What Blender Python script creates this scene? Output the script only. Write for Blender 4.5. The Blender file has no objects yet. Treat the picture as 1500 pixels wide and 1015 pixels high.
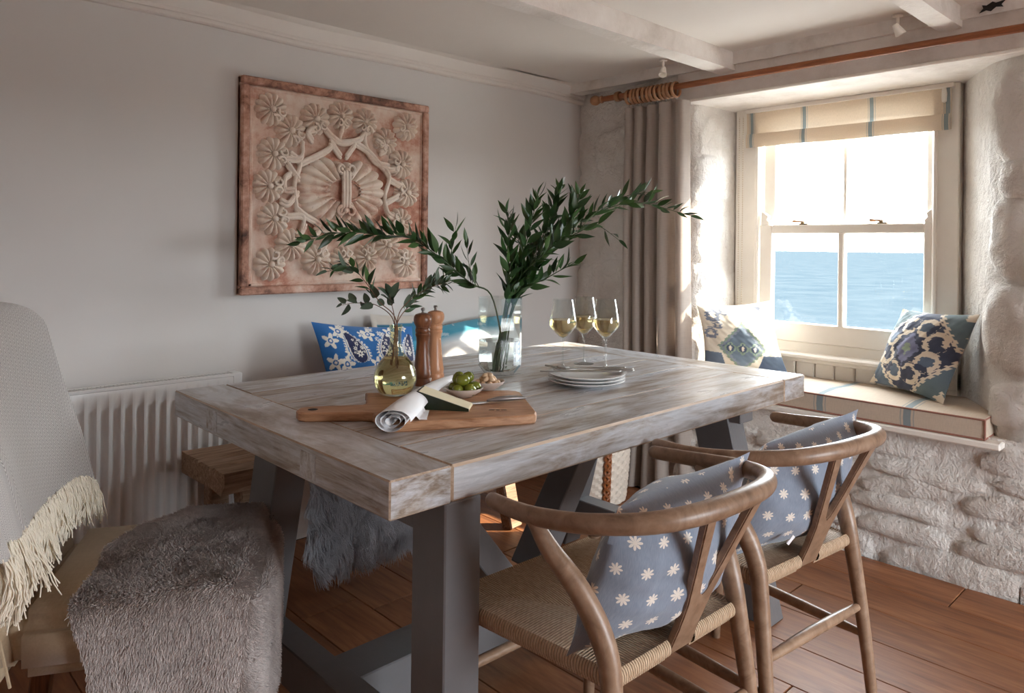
import bpy, bmesh, math, random
import numpy as np
from mathutils import Vector, Matrix, Euler

random.seed(7); RNG = np.random.default_rng(11)
scene = bpy.context.scene
COL = scene.collection
PI = math.pi

# ------------------------------------------------------------------ camera
YAW, ROLL = 0.8094, 0.010
cam_d = bpy.data.cameras.new('camera'); cam = bpy.data.objects.new('camera', cam_d); COL.objects.link(cam)
cam_d.sensor_width = 36.0; cam_d.lens = 1074/1500*36; cam_d.shift_y = -0.100; cam_d.clip_start = .02; cam_d.clip_end = 9000
fwd = Vector((math.cos(YAW), math.sin(YAW), 0)); rgt = Vector((math.sin(YAW), -math.cos(YAW), 0)); up = Vector((0, 0, 1))
r2 = rgt*math.cos(ROLL)+up*math.sin(ROLL); u2 = up*math.cos(ROLL)-rgt*math.sin(ROLL)
m = Matrix((r2, u2, -fwd)).transposed().to_4x4(); m.translation = Vector((0, 0, 1.18)); cam.matrix_world = m
scene.camera = cam

# ------------------------------------------------------------------ light
scene.view_settings.view_transform = 'Standard'; scene.view_settings.look = 'None'
scene.view_settings.exposure = 1.55; scene.view_settings.gamma = 1.0; scene.view_settings.use_curve_mapping = False
SKY = 8.5
world = bpy.data.worlds.new('sky'); scene.world = world; world.use_nodes = True
bg = world.node_tree.nodes['Background']; bg.inputs[0].default_value = (.885, .95, 1, 1); bg.inputs[1].default_value = SKY
sun_d = bpy.data.lights.new('sun', 'SUN'); sun_d.energy = 7; sun_d.color = (1, .86, .68); sun_d.angle = math.radians(.6)
sun = bpy.data.objects.new('sun', sun_d); COL.objects.link(sun)
sun.rotation_euler = Vector((-1, .85, -.73)).to_track_quat('-Z', 'Y').to_euler()
def portal(name, loc, rot, sx, sy):
    d = bpy.data.lights.new(name, 'AREA'); d.shape = 'RECTANGLE'; d.size = sx; d.size_y = sy; d.cycles.is_portal = True
    o = bpy.data.objects.new(name, d); COL.objects.link(o); o.location = loc; o.rotation_euler = rot
portal('window_portal', (3.47, 1.37, 1.27), (0, PI/2, 0), 1.15, 1.0)
portal('garden_portal', (1.8, -2.55, .95), (PI/2, 0, 0), 1.4, 1.4)  # covers the unseen opening added behind the camera for fill light
scene.cycles.max_bounces = 10; scene.cycles.diffuse_bounces = 6; scene.cycles.transparent_max_bounces = 24
scene.cycles.transmission_bounces = 10; scene.cycles.sample_clamp_indirect = 8; scene.cycles.caustics_reflective = False

# ------------------------------------------------------------------ helpers
def S(r, g, b):
    f = lambda c: (c/255/12.92) if c/255 <= .04045 else ((c/255+.055)/1.055)**2.4
    return (f(r), f(g), f(b), 1)

class G:
    def __init__(s, name):
        s.m = bpy.data.materials.new(name); s.m.use_nodes = True; s.t = s.m.node_tree
        s.b = s.t.nodes['Principled BSDF']; s.o = s.t.nodes['Material Output']
    def n(s, t, **k):
        x = s.t.nodes.new('ShaderNode'+t)
        for a, v in k.items(): setattr(x, a, v)
        return x
    def set(s, i, v):
        if isinstance(v, bpy.types.NodeSocket): s.t.links.new(v, i)
        elif v is not None: i.default_value = v
    def M(s, op, a, b=None, c=None):
        x = s.n('Math', operation=op); s.set(x.inputs[0], a); s.set(x.inputs[1], b); s.set(x.inputs[2], c); return x.outputs[0]
    def mix(s, f, a, b, bl='MIX'):
        x = s.n('Mix', data_type='RGBA', blend_type=bl); s.set(x.inputs[0], f); s.set(x.inputs[6], a); s.set(x.inputs[7], b); return x.outputs[2]
    def obj(s, rnd=False, sc=(1, 1, 1), rot=(0, 0, 0), uv=False):
        t = s.n('TexCoord').outputs['UV' if uv else 'Object']
        mp = s.n('Mapping'); s.set(mp.inputs[0], t); mp.inputs[3].default_value = sc; mp.inputs[2].default_value = rot
        if rnd:
            oi = s.n('ObjectInfo'); v = s.n('CombineXYZ'); q = s.M('MULTIPLY', oi.outputs['Random'], 37.)
            for i in range(3): s.set(v.inputs[i], q)
            s.set(mp.inputs[1], v.outputs[0])
        return mp.outputs[0]
    def sep(s, v):
        x = s.n('SeparateXYZ'); s.set(x.inputs[0], v); return x.outputs
    def noise(s, v, sc=5, det=4, ro=.55, dist=0.):
        x = s.n('TexNoise'); s.set(x.inputs['Vector'], v); x.inputs['Scale'].default_value = sc; x.inputs['Detail'].default_value = det
        x.inputs['Roughness'].default_value = ro; x.inputs['Distortion'].default_value = dist; return x.outputs[0]
    def voro(s, v, sc, feat='F1', out='Distance'):
        x = s.n('TexVoronoi', feature=feat); s.set(x.inputs['Vector'], v); x.inputs['Scale'].default_value = sc; return x.outputs[out]
    def ramp(s, f, st):
        x = s.n('ValToRGB'); s.set(x.inputs[0], f); e = x.color_ramp.elements
        while len(e) < len(st): e.new(.5)
        for el, (p, c) in zip(e, st):
            el.position = p; el.color = c if len(c) == 4 else (*c, 1)
        return x.outputs[0]
    def rng(s, f, a, b, c=0., d=1.):
        x = s.n('MapRange'); s.set(x.inputs[0], f)
        for i, v in enumerate((a, b, c, d)): x.inputs[i+1].default_value = v
        return x.outputs[0]
    def bump(s, h, st=.3, d=.01, nrm=None):
        x = s.n('Bump'); s.set(x.inputs['Height'], h); x.inputs['Strength'].default_value = st; x.inputs['Distance'].default_value = d
        if nrm is not None: s.set(x.inputs['Normal'], nrm)
        s.set(s.b.inputs['Normal'], x.outputs[0]); return x.outputs[0]
    def fin(s, col=None, rough=.5, **k):
        s.set(s.b.inputs['Base Color'], col); s.set(s.b.inputs['Roughness'], rough)
        for a, v in k.items(): s.set(s.b.inputs[a.replace('_', ' ')], v)
        return s.m

def plain(name, col, rough=.5, nz=0., nsc=20, bump=0., bd=.004, **k):
    g = G(name); c = col
    if nz or bump:
        v = g.obj(True); f = g.noise(v, nsc, 5)
        if nz: c = g.mix(g.rng(f, .3, .7, 0, 1), col, tuple(x*(1-nz) for x in col[:3])+(1,))
        if bump: g.bump(f, bump, bd)
    return g.fin(c, rough, **k)

class MB:
    def __init__(s): s.v = []; s.f = []; s.mi = []; s.uv = []
    def add(s, vs, fs, mi=0, uv=None):
        o = len(s.v); s.v += [tuple(p) for p in vs]
        for i, f in enumerate(fs):
            s.f.append(tuple(o+j for j in f)); s.mi.append(mi if isinstance(mi, int) else mi[i]); s.uv.append(uv[i] if uv else None)
        return s
    def box(s, x0, x1, y0, y1, z0, z1, b=0., mi=0, edge_mi=None, M=None):
        c = ((x0+x1)/2, (y0+y1)/2, (z0+z1)/2); h = (abs(x1-x0)/2, abs(y1-y0)/2, abs(z1-z0)/2)
        em = mi if edge_mi is None else edge_mi
        T = (lambda p: M @ Vector(p)) if M is not None else (lambda p: p)
        if b <= 0:
            vs = [T((c[0]+a*h[0], c[1]+d*h[1], c[2]+e*h[2])) for a in (-1, 1) for d in (-1, 1) for e in (-1, 1)]
            return s.add(vs, [(0, 1, 3, 2), (4, 6, 7, 5), (0, 4, 5, 1), (2, 3, 7, 6), (0, 2, 6, 4), (1, 5, 7, 3)], mi)
        vs = []; ix = {}
        for a in (-1, 1):
            for d in (-1, 1):
                for e in (-1, 1):
                    sg = (a, d, e)
                    for k in range(3):
                        p = [c[i]+sg[i]*(h[i] if i == k else h[i]-b) for i in range(3)]
                        ix[(sg, k)] = len(vs); vs.append(T(p))
        fs = []; ms = []
        for k in range(3):
            i, j = [q for q in range(3) if q != k]
            for sk in (-1, 1):
                q = []
                for a, d in ((-1, -1), (1, -1), (1, 1), (-1, 1)):
                    sg = [0, 0, 0]; sg[k] = sk; sg[i] = a; sg[j] = d; q.append(ix[(tuple(sg), k)])
                fs.append(q); ms.append(mi)
            for a in (-1, 1):
                for d in (-1, 1):
                    s0 = [0, 0, 0]; s0[i] = a; s0[j] = d; s1 = list(s0); s0[k] = -1; s1[k] = 1
                    fs.append((ix[(tuple(s0), i)], ix[(tuple(s0), j)], ix[(tuple(s1), j)], ix[(tuple(s1), i)])); ms.append(em)
        for a in (-1, 1):
            for d in (-1, 1):
                for e in (-1, 1):
                    fs.append([ix[((a, d, e), k)] for k in range(3)]); ms.append(em)
        return s.add(vs, fs, ms)
    def beam(s, p0, p1, w, h, b=.003, side=(0, 1, 0), mi=0, edge_mi=None):
        p0 = Vector(p0); p1 = Vector(p1); d = (p1-p0); L = d.length; d.normalize(); sd = Vector(side); sd = (sd-d*sd.dot(d)).normalized(); n = d.cross(sd)
        M = Matrix((d, sd, n)).transposed().to_4x4(); M.translation = p0
        return s.box(0, L, -w/2, w/2, -h/2, h/2, b, mi, edge_mi, M)
    def tube(s, pts, r, n=10, cap=True, flat=1., mi=0, round_cap=False):
        pts = [Vector(p) for p in pts]; N = len(pts)
        rs = [r]*N if isinstance(r, (int, float)) else list(r)
        if round_cap:
            def capp(pa, pb, ra):
                d = (pa-pb).normalized(); return [(pa+d*ra*math.sin(t), ra*max(.05, math.cos(t))) for t in (PI/6, PI/3, PI/2*.97)]
            a = capp(pts[0], pts[1], rs[0]); e = capp(pts[-1], pts[-2], rs[-1])
            pts = [p for p, _ in a[::-1]]+pts+[p for p, _ in e]; rs = [q for _, q in a[::-1]]+rs+[q for _, q in e]; N = len(pts)
        t0 = (pts[1]-pts[0]).normalized(); ref = Vector((0, 0, 1)) if abs(t0.z) < .9 else Vector((1, 0, 0))
        nn = (ref-t0*ref.dot(t0)).normalized(); vs = []; uvs = []
        for i in range(N):
            t = (pts[min(i+1, N-1)]-pts[max(i-1, 0)]).normalized()
            nn = (nn-t*nn.dot(t)).normalized(); bb = t.cross(nn)
            for k in range(n):
                a = 2*PI*k/n; vs.append(pts[i]+(nn*math.cos(a)*flat+bb*math.sin(a))*rs[i])
        fs = [(i*n+k, i*n+(k+1) % n, (i+1)*n+(k+1) % n, (i+1)*n+k) for i in range(N-1) for k in range(n)]
        if cap: fs += [tuple(range(n))[::-1], tuple((N-1)*n+k for k in range(n))]
        return s.add(vs, fs, mi)
    def lathe(s, prof, n=32, c=(0, 0, 0), mi=0, jit=None):
        vs = []; fs = []; rows = []
        for r, z in prof:
            if r <= 1e-6: rows.append([len(vs)]); vs.append((c[0], c[1], c[2]+z))
            else:
                rows.append(list(range(len(vs), len(vs)+n)))
                for k in range(n):
                    a = 2*PI*k/n; q = r*(jit(a, z) if jit else 1); vs.append((c[0]+q*math.cos(a), c[1]+q*math.sin(a), c[2]+z))
        for A, B in zip(rows, rows[1:]):
            for k in range(n):
                k2 = (k+1) % n
                if len(A) == 1 and len(B) == 1: continue
                if len(A) == 1: fs.append((A[0], B[k], B[k2]))
                elif len(B) == 1: fs.append((A[k], A[k2], B[0]))
                else: fs.append((A[k], A[k2], B[k2], B[k]))
        return s.add(vs, fs, mi)
    def grid(s, fn, nu, nv, mi=0, us=(0, 1), vs_=(0, 1)):
        P = []; U = []
        for j in range(nv+1):
            for i in range(nu+1):
                u = us[0]+(us[1]-us[0])*i/nu; v = vs_[0]+(vs_[1]-vs_[0])*j/nv; P.append(fn(u, v)); U.append((u, v))
        fs = []; uv = []
        for j in range(nv):
            for i in range(nu):
                q = (j*(nu+1)+i, j*(nu+1)+i+1, (j+1)*(nu+1)+i+1, (j+1)*(nu+1)+i); fs.append(q); uv.append([U[k] for k in q])
        return s.add(P, fs, mi, uv)
    def prism(s, poly, z0, z1, b=0., mi=0, M=None):
        T = (lambda p: M @ Vector(p)) if M is not None else (lambda p: p)
        n = len(poly); c = np.mean(poly, axis=0)
        def inset(d):
            out = []
            for i in range(n):
                p = np.array(poly[i]); a = p-np.array(poly[i-1]); e = np.array(poly[(i+1) % n])-p
                na = np.array((-a[1], a[0]))/(np.linalg.norm(a)+1e-9); ne = np.array((-e[1], e[0]))/(np.linalg.norm(e)+1e-9)
                q = na+ne; q = q/(np.linalg.norm(q)+1e-9); out.append(p+q*d)
            return out
        area = sum(poly[i-1][0]*poly[i][1]-poly[i][0]*poly[i-1][1] for i in range(n)); sg = 1 if area > 0 else -1
        rings = [(inset(b*sg), z0), (poly, z0+b), (poly, z1-b), (inset(b*sg), z1)] if b else [(poly, z0), (poly, z1)]
        vs = [T((p[0], p[1], z)) for ring, z in rings for p in ring]; R = len(rings)
        fs = [(r*n+i, r*n+(i+1) % n, (r+1)*n+(i+1) % n, (r+1)*n+i) for r in range(R-1) for i in range(n)]
        fs += [tuple(range(n))[::-1], tuple((R-1)*n+i for i in range(n))]
        return s.add(vs, fs, mi)
    def sphere(s, c, r, nu=12, nv=8, sc=(1, 1, 1)):
        pr = [(math.sin(PI*j/nv), -math.cos(PI*j/nv)) for j in range(nv+1)]
        o = len(s.v); s.lathe([(max(a, 0) if 0 < j < nv else 0, z) for j, (a, z) in enumerate(pr)], nu)
        for i in range(o, len(s.v)):
            p = s.v[i]; s.v[i] = (c[0]+p[0]*r*sc[0], c[1]+p[1]*r*sc[1], c[2]+p[2]*r*sc[2])
        return s
    def xf(s, M):
        s.v = [tuple(M @ Vector(p)) for p in s.v]; return s
    def mesh(s, name, mats, smooth=True, ang=35, recalc=True, weld=0.):
        me = bpy.data.meshes.new(name); me.from_pydata(s.v, [], s.f)
        me.polygons.foreach_set('material_index', s.mi)
        if any(u is not None for u in s.uv):
            L = me.uv_layers.new(name='UVMap'); fl = []
            for f, u in zip(s.f, s.uv):
                for k in range(len(f)): fl += list(u[k]) if u else [0, 0]
            L.data.foreach_set('uv', fl)
        for q in (mats if isinstance(mats, (list, tuple)) else [mats]): me.materials.append(q)
        if recalc or weld:
            b = bmesh.new(); b.from_mesh(me)
            if weld: bmesh.ops.remove_doubles(b, verts=b.verts, dist=weld)
            bmesh.ops.recalc_face_normals(b, faces=b.faces); b.to_mesh(me); b.free()
        if smooth:
            me.shade_smooth(); me.set_sharp_from_angle(angle=math.radians(ang))
        me.update(); return me

def put(name, me, parent=None, loc=(0, 0, 0), rot=(0, 0, 0), **k):
    o = bpy.data.objects.new(name, me); COL.objects.link(o); o.location = loc; o.rotation_euler = rot if not isinstance(rot, (int, float)) else (0, 0, rot)
    if parent is not None: o.parent = parent
    for a, v in k.items(): o[a] = v
    return o
def thing(name, label, cat, loc=(0, 0, 0), rot=0., group=None):
    o = put(name, None, None, loc, rot, label=label, category=cat)
    if group: o['group'] = group
    return o
def copy_tree(o, parent=None):
    c = o.copy(); COL.objects.link(c)
    if parent is not None: c.parent = parent
    for ch in list(o.children): copy_tree(ch, c)
    return c
def cr(P, n, closed=False):
    P = np.array(P, float); N = len(P); out = []
    segs = N if closed else N-1
    for q in np.linspace(0, segs, n, endpoint=not closed):
        i = min(int(q), segs-1); t = q-i
        g = (lambda k: P[k % N]) if closed else (lambda k: P[min(max(k, 0), N-1)] if 0 <= k < N else (2*P[0]-P[1] if k < 0 else 2*P[-1]-P[-2]))
        a, b, c, d = g(i-1), g(i), g(i+1), g(i+2)
        out.append(.5*((2*b)+(c-a)*t+(2*a-5*b+4*c-d)*t*t+(3*b-a-3*c+d)*t**3))
    return [tuple(p) for p in out]
def hair(name, pts, rad, mat, parent=None, **k):
    """pts: (N, n, 3) numpy; rad: (n,) radius along strand"""
    N, n = pts.shape[:2]; cu = bpy.data.hair_curves.new(name); cu.add_curves([n]*N)
    cu.attributes['position'].data.foreach_set('vector', pts.astype(np.float32).ravel())
    a = cu.attributes.get('radius') or cu.attributes.new('radius', 'FLOAT', 'POINT')
    a.data.foreach_set('value', np.tile(rad, N).astype(np.float32)); cu.materials.append(mat)
    return put(name, cu, parent, kind='stuff', **k)
def nz(p, f, seed=0):
    """cheap smooth vector noise on (N,3) points"""
    r = np.random.default_rng(seed); out = np.zeros_like(p)
    for i in range(4):
        k = r.normal(size=(3, 3))*f*(1+.6*i); ph = r.uniform(0, 6.28, 3)
        out += np.sin(p@k+ph)/(1+i*.5)
    return out*.5
def nz1(x, y, seed=0, f=1.):
    r = np.random.default_rng(seed); o = 0
    for i in range(6):
        a = r.uniform(0, 6.28); kf = f*(1.6**i)*.8; o = o+np.sin((x*math.cos(a)+y*math.sin(a))*kf+r.uniform(0, 6.28))*(.62**i)
    return o*.5
def setcol(me, cols):
    a = me.color_attributes.new('print', 'FLOAT_COLOR', 'POINT'); a.data.foreach_set('color', np.asarray(cols, np.float32).ravel())

# ------------------------------------------------------------------ materials
def wood(name, c1, c2, c3, sc=(1.5, 26, 26), rough=.5, bump=.15, dist=1.2, spec=.4, vary=.25, rnd=True):
    g = G(name); v = g.obj(rnd, sc); f = g.noise(v, 2.2, 6, .6, dist); f2 = g.noise(v, 9, 3, .5, .3)
    c = g.ramp(g.M('ADD', g.M('MULTIPLY', f, .75), g.M('MULTIPLY', f2, .25)), [(.3, c1), (.52, c2), (.72, c3)])
    if vary:
        oi = g.n('ObjectInfo'); h = g.n('HueSaturation'); g.set(h.inputs['Value'], g.rng(oi.outputs['Random'], 0, 1, 1-vary, 1+vary)); g.set(h.inputs['Color'], c); c = h.outputs[0]
    g.bump(f, bump, .004); return g.fin(c, rough, Specular_IOR_Level=spec)

MT = {}
g = G('wall_paint'); v = g.obj(); f = g.noise(v, 3, 4); MT['wall'] = (g.bump(g.noise(v, 60, 4), .04, .004), g.fin(g.mix(f, S(214, 210, 207), S(207, 203, 200)), .75))[1]
g = G('ceiling_paint'); v = g.obj(); f = g.noise(v, 2, 5); MT['ceil'] = (g.bump(g.noise(v, 7, 5), .12, .02), g.fin(g.mix(f, S(226, 220, 214), S(214, 206, 199)), .8))[1]
g = G('beam_paint'); v = g.obj(); f = g.noise(v, 5, 6, .65); g.bump(g.noise(v, 18, 6, .65), .45, .012)
MT['beam'] = g.fin(g.ramp(f, [(.25, S(196, 186, 177)), (.5, S(224, 217, 211)), (.7, S(232, 227, 222))]), .7)
g = G('stone_paint'); v = g.obj(); f = g.noise(v, 4, 6, .6); f2 = g.noise(v, 22, 8, .65, .4); f3 = g.noise(v, 90, 4, .6)
g.bump(g.M('ADD', g.M('MULTIPLY', f2, 1.), g.M('MULTIPLY', f3, .25)), .9, .028)
MT['stone'] = g.fin(g.ramp(f, [(.28, S(214, 205, 197)), (.5, S(231, 225, 219)), (.7, S(239, 235, 231))]), .75)
MT['white_gloss'] = plain('window_paint', S(244, 239, 231), .35, .04, 12)
MT['rad'] = plain('radiator_enamel', S(228, 227, 226), .32)
MT['dark'] = plain('dark_gap', S(30, 26, 24), .8)
MT['floor'] = wood('oak_floor', S(100, 62, 38), S(138, 88, 56), S(162, 112, 75), (10, 1.0, 10), .46, .12, 1.6, .4, .16)
MT['sub'] = plain('subfloor', S(40, 25, 16), .9)
def table_top(nm, a, b, c):
    g = G(nm); v = g.obj(True, a); v2 = g.obj(True, b); v3 = g.obj(True, c)
    gr = g.noise(v, 2.0, 7, .62, 1.1); pa = g.noise(v2, 1.5, 6, .66, .8); fi = g.noise(v3, 3, 4)
    base = g.ramp(gr, [(.25, S(108, 92, 78)), (.5, S(148, 133, 118)), (.75, S(176, 163, 150))])
    wash = g.mix(g.rng(fi, .3, .7), S(184, 187, 193), S(212, 215, 220))
    k = g.rng(g.M('ADD', g.M('MULTIPLY', pa, .7), g.M('MULTIPLY', gr, .3)), .40, .56)
    c = g.mix(g.M('MULTIPLY', k, .88), base, wash)
    g.bump(g.M('ADD', g.M('MULTIPLY', gr, .6), g.M('MULTIPLY', fi, .5)), .22, .004)
    return g.fin(c, g.rng(pa, .3, .7, .38, .25), Specular_IOR_Level=.5)
MT['table'] = table_top('limewashed_table_wood', (1.6, 22, 22), (2.2, 9, 9), (4, 60, 60)); MT['table_end'] = table_top('limewashed_end_board', (1.8, 9, 34), (2.4, 4, 15), (5, 20, 70))
MT['table_edge'] = wood('worn_table_edge', S(150, 126, 104), S(182, 162, 142), S(204, 190, 176), (2, 20, 20), .55, .1)
g = G('grey_table_paint'); v = g.obj(True, (8, 8, 8)); f = g.noise(v, 2, 6, .65); sp = g.rng(g.voro(g.obj(), 11), .018, .03)
g.bump(g.noise(g.obj(True, (14, 14, 3)), 6, 5), .12, .003)
MT['legpaint'] = g.fin(g.mix(sp, S(48, 40, 36), g.mix(f, S(100, 99, 101), S(116, 115, 117))), .42)
MT['chair'] = wood('weathered_chair_wood', S(112, 86, 66), S(146, 118, 96), S(166, 140, 118), (7, 7, 7), .38, .08, 2.0, .5, .06)
MT['bench'] = wood('rustic_bench_wood', S(96, 72, 54), S(152, 124, 102), S(186, 160, 138), (1.6, 24, 24), .75, .6, 1.6, .2, .1)
MT['mill_d'] = wood('dark_mill_wood', S(72, 40, 24), S(122, 74, 46), S(156, 104, 70), (20, 20, 2.), .32, .05, 1., .5, 0)
MT['mill_l'] = wood('light_mill_wood', S(178, 122, 86), S(206, 150, 112), S(220, 170, 132), (20, 20, 2.), .34, .05, 1., .5, 0)
MT['board'] = wood('acacia_board', S(136, 92, 62), S(178, 132, 98), S(200, 158, 124), (3., 22, 22), .5, .08, 1.5, .4, 0)
MT['pole'] = wood('curtain_pole_wood', S(112, 62, 34), S(146, 86, 50), S(166, 104, 64), (20, 2, 20), .35, .05, 1., .5, 0)
MT['ring'] = wood('curtain_ring_wood', S(142, 98, 64), S(172, 126, 90), S(192, 148, 110), (6, 6, 6), .4, .05, 1., .5, .1)
MT['steel'] = plain('brushed_steel', S(176, 174, 172), .3, 0, Metallic=1.)
MT['brass'] = plain('aged_brass', S(120, 100, 74), .35, Metallic=1.)
MT['ceramic'] = plain('white_ceramic', S(240, 240, 240), .12)
MT['stoneware'] = plain('speckled_stoneware', S(206, 192, 182), .3, .12, 120)
MT['olive'] = plain('olive_skin', S(122, 128, 40), .22, .35, 25)
MT['nut'] = plain('nut', S(224, 190, 154), .5, .3, 40)
MT['cheese'] = plain('cheese_paste', S(242, 232, 200), .5, .06, 30, .15, .002)
MT['rind'] = plain('cheese_rind', S(34, 44, 24), .45, .5, 40, .5, .004)
MT['white_cloth'] = plain('white_linen', S(240, 240, 242), .85, 0, 60, .1, .001)
def fabric(name, col, col2, sc=300, rough=.9, bump=.15, sheen=.3):
    g = G(name); v = g.obj(False, (1, 1, 1)); a = g.noise(g.obj(False, (sc, sc*.15, sc)), 1, 2); b = g.noise(g.obj(False, (sc*.15, sc, sc*.15)), 1, 2)
    f = g.M('MULTIPLY', g.M('ADD', a, b), .5); g.bump(f, bump, .002); return g.fin(g.mix(g.rng(f, .35, .65), col, col2), rough, Sheen_Weight=sheen)
MT['beige'] = fabric('beige_upholstery', S(186, 164, 136), S(172, 150, 122), 260)
MT['curtain'] = None
MT['piping'] = plain('red_brown_piping', S(152, 104, 90), .8)
MT['fur'] = plain('taupe_fur', S(208, 197, 193), .85, .28, 55)
MT['fleece'] = plain('grey_fleece', S(206, 207, 214), .8, .3, 22)
MT['fringe'] = plain('cream_fringe', S(240, 231, 214), .85)
MT['basket'] = plain('white_rush', S(224, 212, 198), .7, .12, 60)
MT['leather'] = plain('tan_leather', S(150, 88, 46), .5, .3, 40)
MT['leaf'] = None
MT['sage'] = plain('eucalyptus_leaf', S(92, 112, 92), .5, .3, 30)
MT['stem'] = plain('green_stem', S(62, 82, 44), .5, .2, 40)
MT['stem_b'] = plain('brown_stem', S(128, 92, 72), .6, .2, 40)
g = G('ruscus_leaf'); oi = g.n('ObjectInfo'); c = g.ramp(oi.outputs['Random'], [(0, S(34, 62, 30)), (.5, S(48, 82, 40)), (1, S(72, 106, 54))])
MT['leaf'] = g.fin(c, .34, Specular_IOR_Level=.5)
def glass(name, tint=(1, 1, 1, 1), ior=1.5, k=1.0):
    g = G(name); t = g.n('BsdfTransparent'); t.inputs[0].default_value = tint; gl = g.n('BsdfGlossy'); gl.inputs['Roughness'].default_value = .02
    ge = g.n('NewGeometry'); dt = g.n('VectorMath', operation='DOT_PRODUCT'); g.set(dt.inputs[0], ge.outputs['Normal']); g.set(dt.inputs[1], ge.outputs['Incoming'])
    f0 = ((ior-1)/(ior+1))**2; fr = g.M('ADD', f0, g.M('MULTIPLY', 1-f0, g.M('POWER', g.M('SUBTRACT', 1., g.M('ABSOLUTE', dt.outputs['Value'])), 5.)))
    mx = g.n('MixShader'); g.set(mx.inputs[0], g.M('MULTIPLY', fr, k)); g.set(mx.inputs[1], t.outputs[0]); g.set(mx.inputs[2], gl.outputs[0])
    g.set(g.o.inputs[0], mx.outputs[0]); return g.m
MT['pane'] = glass('window_glass', (.98, .99, .99, 1), 1.35)
MT['clear'] = glass('clear_glass', (.955, .97, .965, 1), 1.5, 1.5)
MT['amber'] = glass('amber_glass', (.93, .915, .80, 1), 1.5)
def liquid(name, col, ior=1.33):
    g = G(name); return g.fin(col, 0.0, Transmission_Weight=1., IOR=ior)
MT['water'] = liquid('water', S(246, 250, 249)); MT['water_a'] = liquid('amber_water', S(249, 247, 230)); MT['wine'] = liquid('white_wine', S(252, 226, 168))

# ------------------------------------------------------------------ setting
def struct(name, me, parent=None, **k):
    return put(name, me, parent, kind='structure', **k) if parent is None else put(name, me, parent, **k)
WL = 2.685; CZ = 2.045
struct('wall_left', MB().box(-1.7, 3.7, WL, WL+.2, 0, 2.3).mesh('wall', MT['wall'], False))
struct('ceiling', MB().box(-1.7, 3.7, -2.5, WL+.2, CZ, CZ+.1).mesh('ceiling', MT['ceil'], False))
struct('wall_back', MB().box(-1.8, -1.7, -2.6, WL+.2, 0, 2.3).mesh('wall', MT['wall'], False))
wf = MB()
for a in ((-1.7, 1.1, 0, 2.3), (2.5, 3.7, 0, 2.3), (1.1, 2.5, 1.65, 2.3), (1.1, 2.5, 0, .25)): wf.box(a[0], a[1], -2.6, -2.5, a[2], a[3])  # leaves an unseen opening, added and sized to let fill light in
struct('wall_front', wf.mesh('wall', MT['wall'], False))
fl = struct('floor', MB().box(-1.7, 3.6, -2.5, WL+.1, -.08, -.012).mesh('floor', MT['sub'], False))
PLK = {}
def plank(L, w=.198):
    k = round(L, 2)
    if k not in PLK: PLK[k] = MB().box(-w/2, w/2, 0, k-.003, -.014, 0, .0018).mesh('plank', MT['floor'], False)
    return PLK[k]
xk = 2.715+.2
i = 0
while xk > -1.7:
    y = {0: .75, 1: 1.75, 2: 1.15, 3: .3, 4: 2.05, 5: .9, 6: .2}.get(i, RNG.uniform(.1, 1.7)) if i != 6 else 1.40
    ys = [y-1.8*k for k in range(3, -3, -1)]
    ys = [q for q in sorted(ys)]
    edges = [-2.5]+[q for q in ys if -2.4 < q < WL-.1]+[WL]
    for a, b in zip(edges, edges[1:]): put('plank', plank(b-a), fl, (xk-.1, a, 0))
    xk -= .2; i += 1
# cornice along the plain wall
cor = [(WL, 1.955), (WL-.018, 1.955), (WL-.024, 1.960), (WL-.024, 1.972), (WL-.018, 1.978), (WL-.020, 1.984), (WL-.028, 1.990), (WL-.032, 2.02), (WL-.034, 2.036), (WL-.05, 2.042), (WL-.06, CZ), (WL, CZ)]
cm = MB(); N = len(cor)
xs = np.linspace(-1.7, 3.12, 40); vs = []
for x in xs:
    wob = .004*math.sin(x*3.1)+.003*math.sin(x*7.7)
    vs += [(x, y, z+(wob if z < CZ-.001 else 0)) for y, z in cor]
cm.add(vs, [(a*N+k, a*N+(k+1) % N, (a+1)*N+(k+1) % N, (a+1)*N+k) for a in range(39) for k in range(N)])
struct('trim_1', cm.mesh('cornice', MT['ceil'], True, 25))
def rough_beam(name, x0, x1, y0, y1, z0, z1, axis='x', amp=.005, n=60, seed=0, par=None):
    mb = MB(); ring = []
    prof = [(0, 0), (.25, 0), (.5, 0), (.75, 0), (1, 0), (1, .33), (1, .66), (1, 1), (.5, 1), (0, 1), (0, .66), (0, .33)]
    vs = []; k = len(prof)
    for i in range(n+1):
        t = i/n
        for j, (a, b) in enumerate(prof):
            da = amp*nz1(np.array(t*14.+j*.7), np.array(j*2.1), seed, 1.); db = amp*nz1(np.array(t*17.+j*.9), np.array(j*1.3+4), seed+1, 1.)
            if axis == 'x': vs.append((x0+(x1-x0)*t, y0+(y1-y0)*a+float(da), z0+(z1-z0)*b+float(db)*(1 if b < .9 else 0)))
            else: vs.append((x0+(x1-x0)*a+float(da), y0+(y1-y0)*t, z0+(z1-z0)*b+float(db)*(1 if b < .9 else 0)))
    fs = [(a*k+c, a*k+(c+1) % k, (a+1)*k+(c+1) % k, (a+1)*k+c) for a in range(n) for c in range(k)]+[tuple(range(k)), tuple(n*k+c for c in range(k))]
    mb.add(vs, fs)
    return struct(name, mb.mesh('beam', MT['beam'], True, 40), par)
rough_beam('trim_2', -1.7, 3.0, 1.69, 1.775, 1.962, CZ, seed=3)
rough_beam('trim_3', -1.7, 3.0, .795, .87, 1.972, CZ, seed=5)
rough_beam('trim_4', 2.978, 3.47, -2.5, 1.99, 1.853, CZ, 'y', .003, 90, 8)
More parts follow.
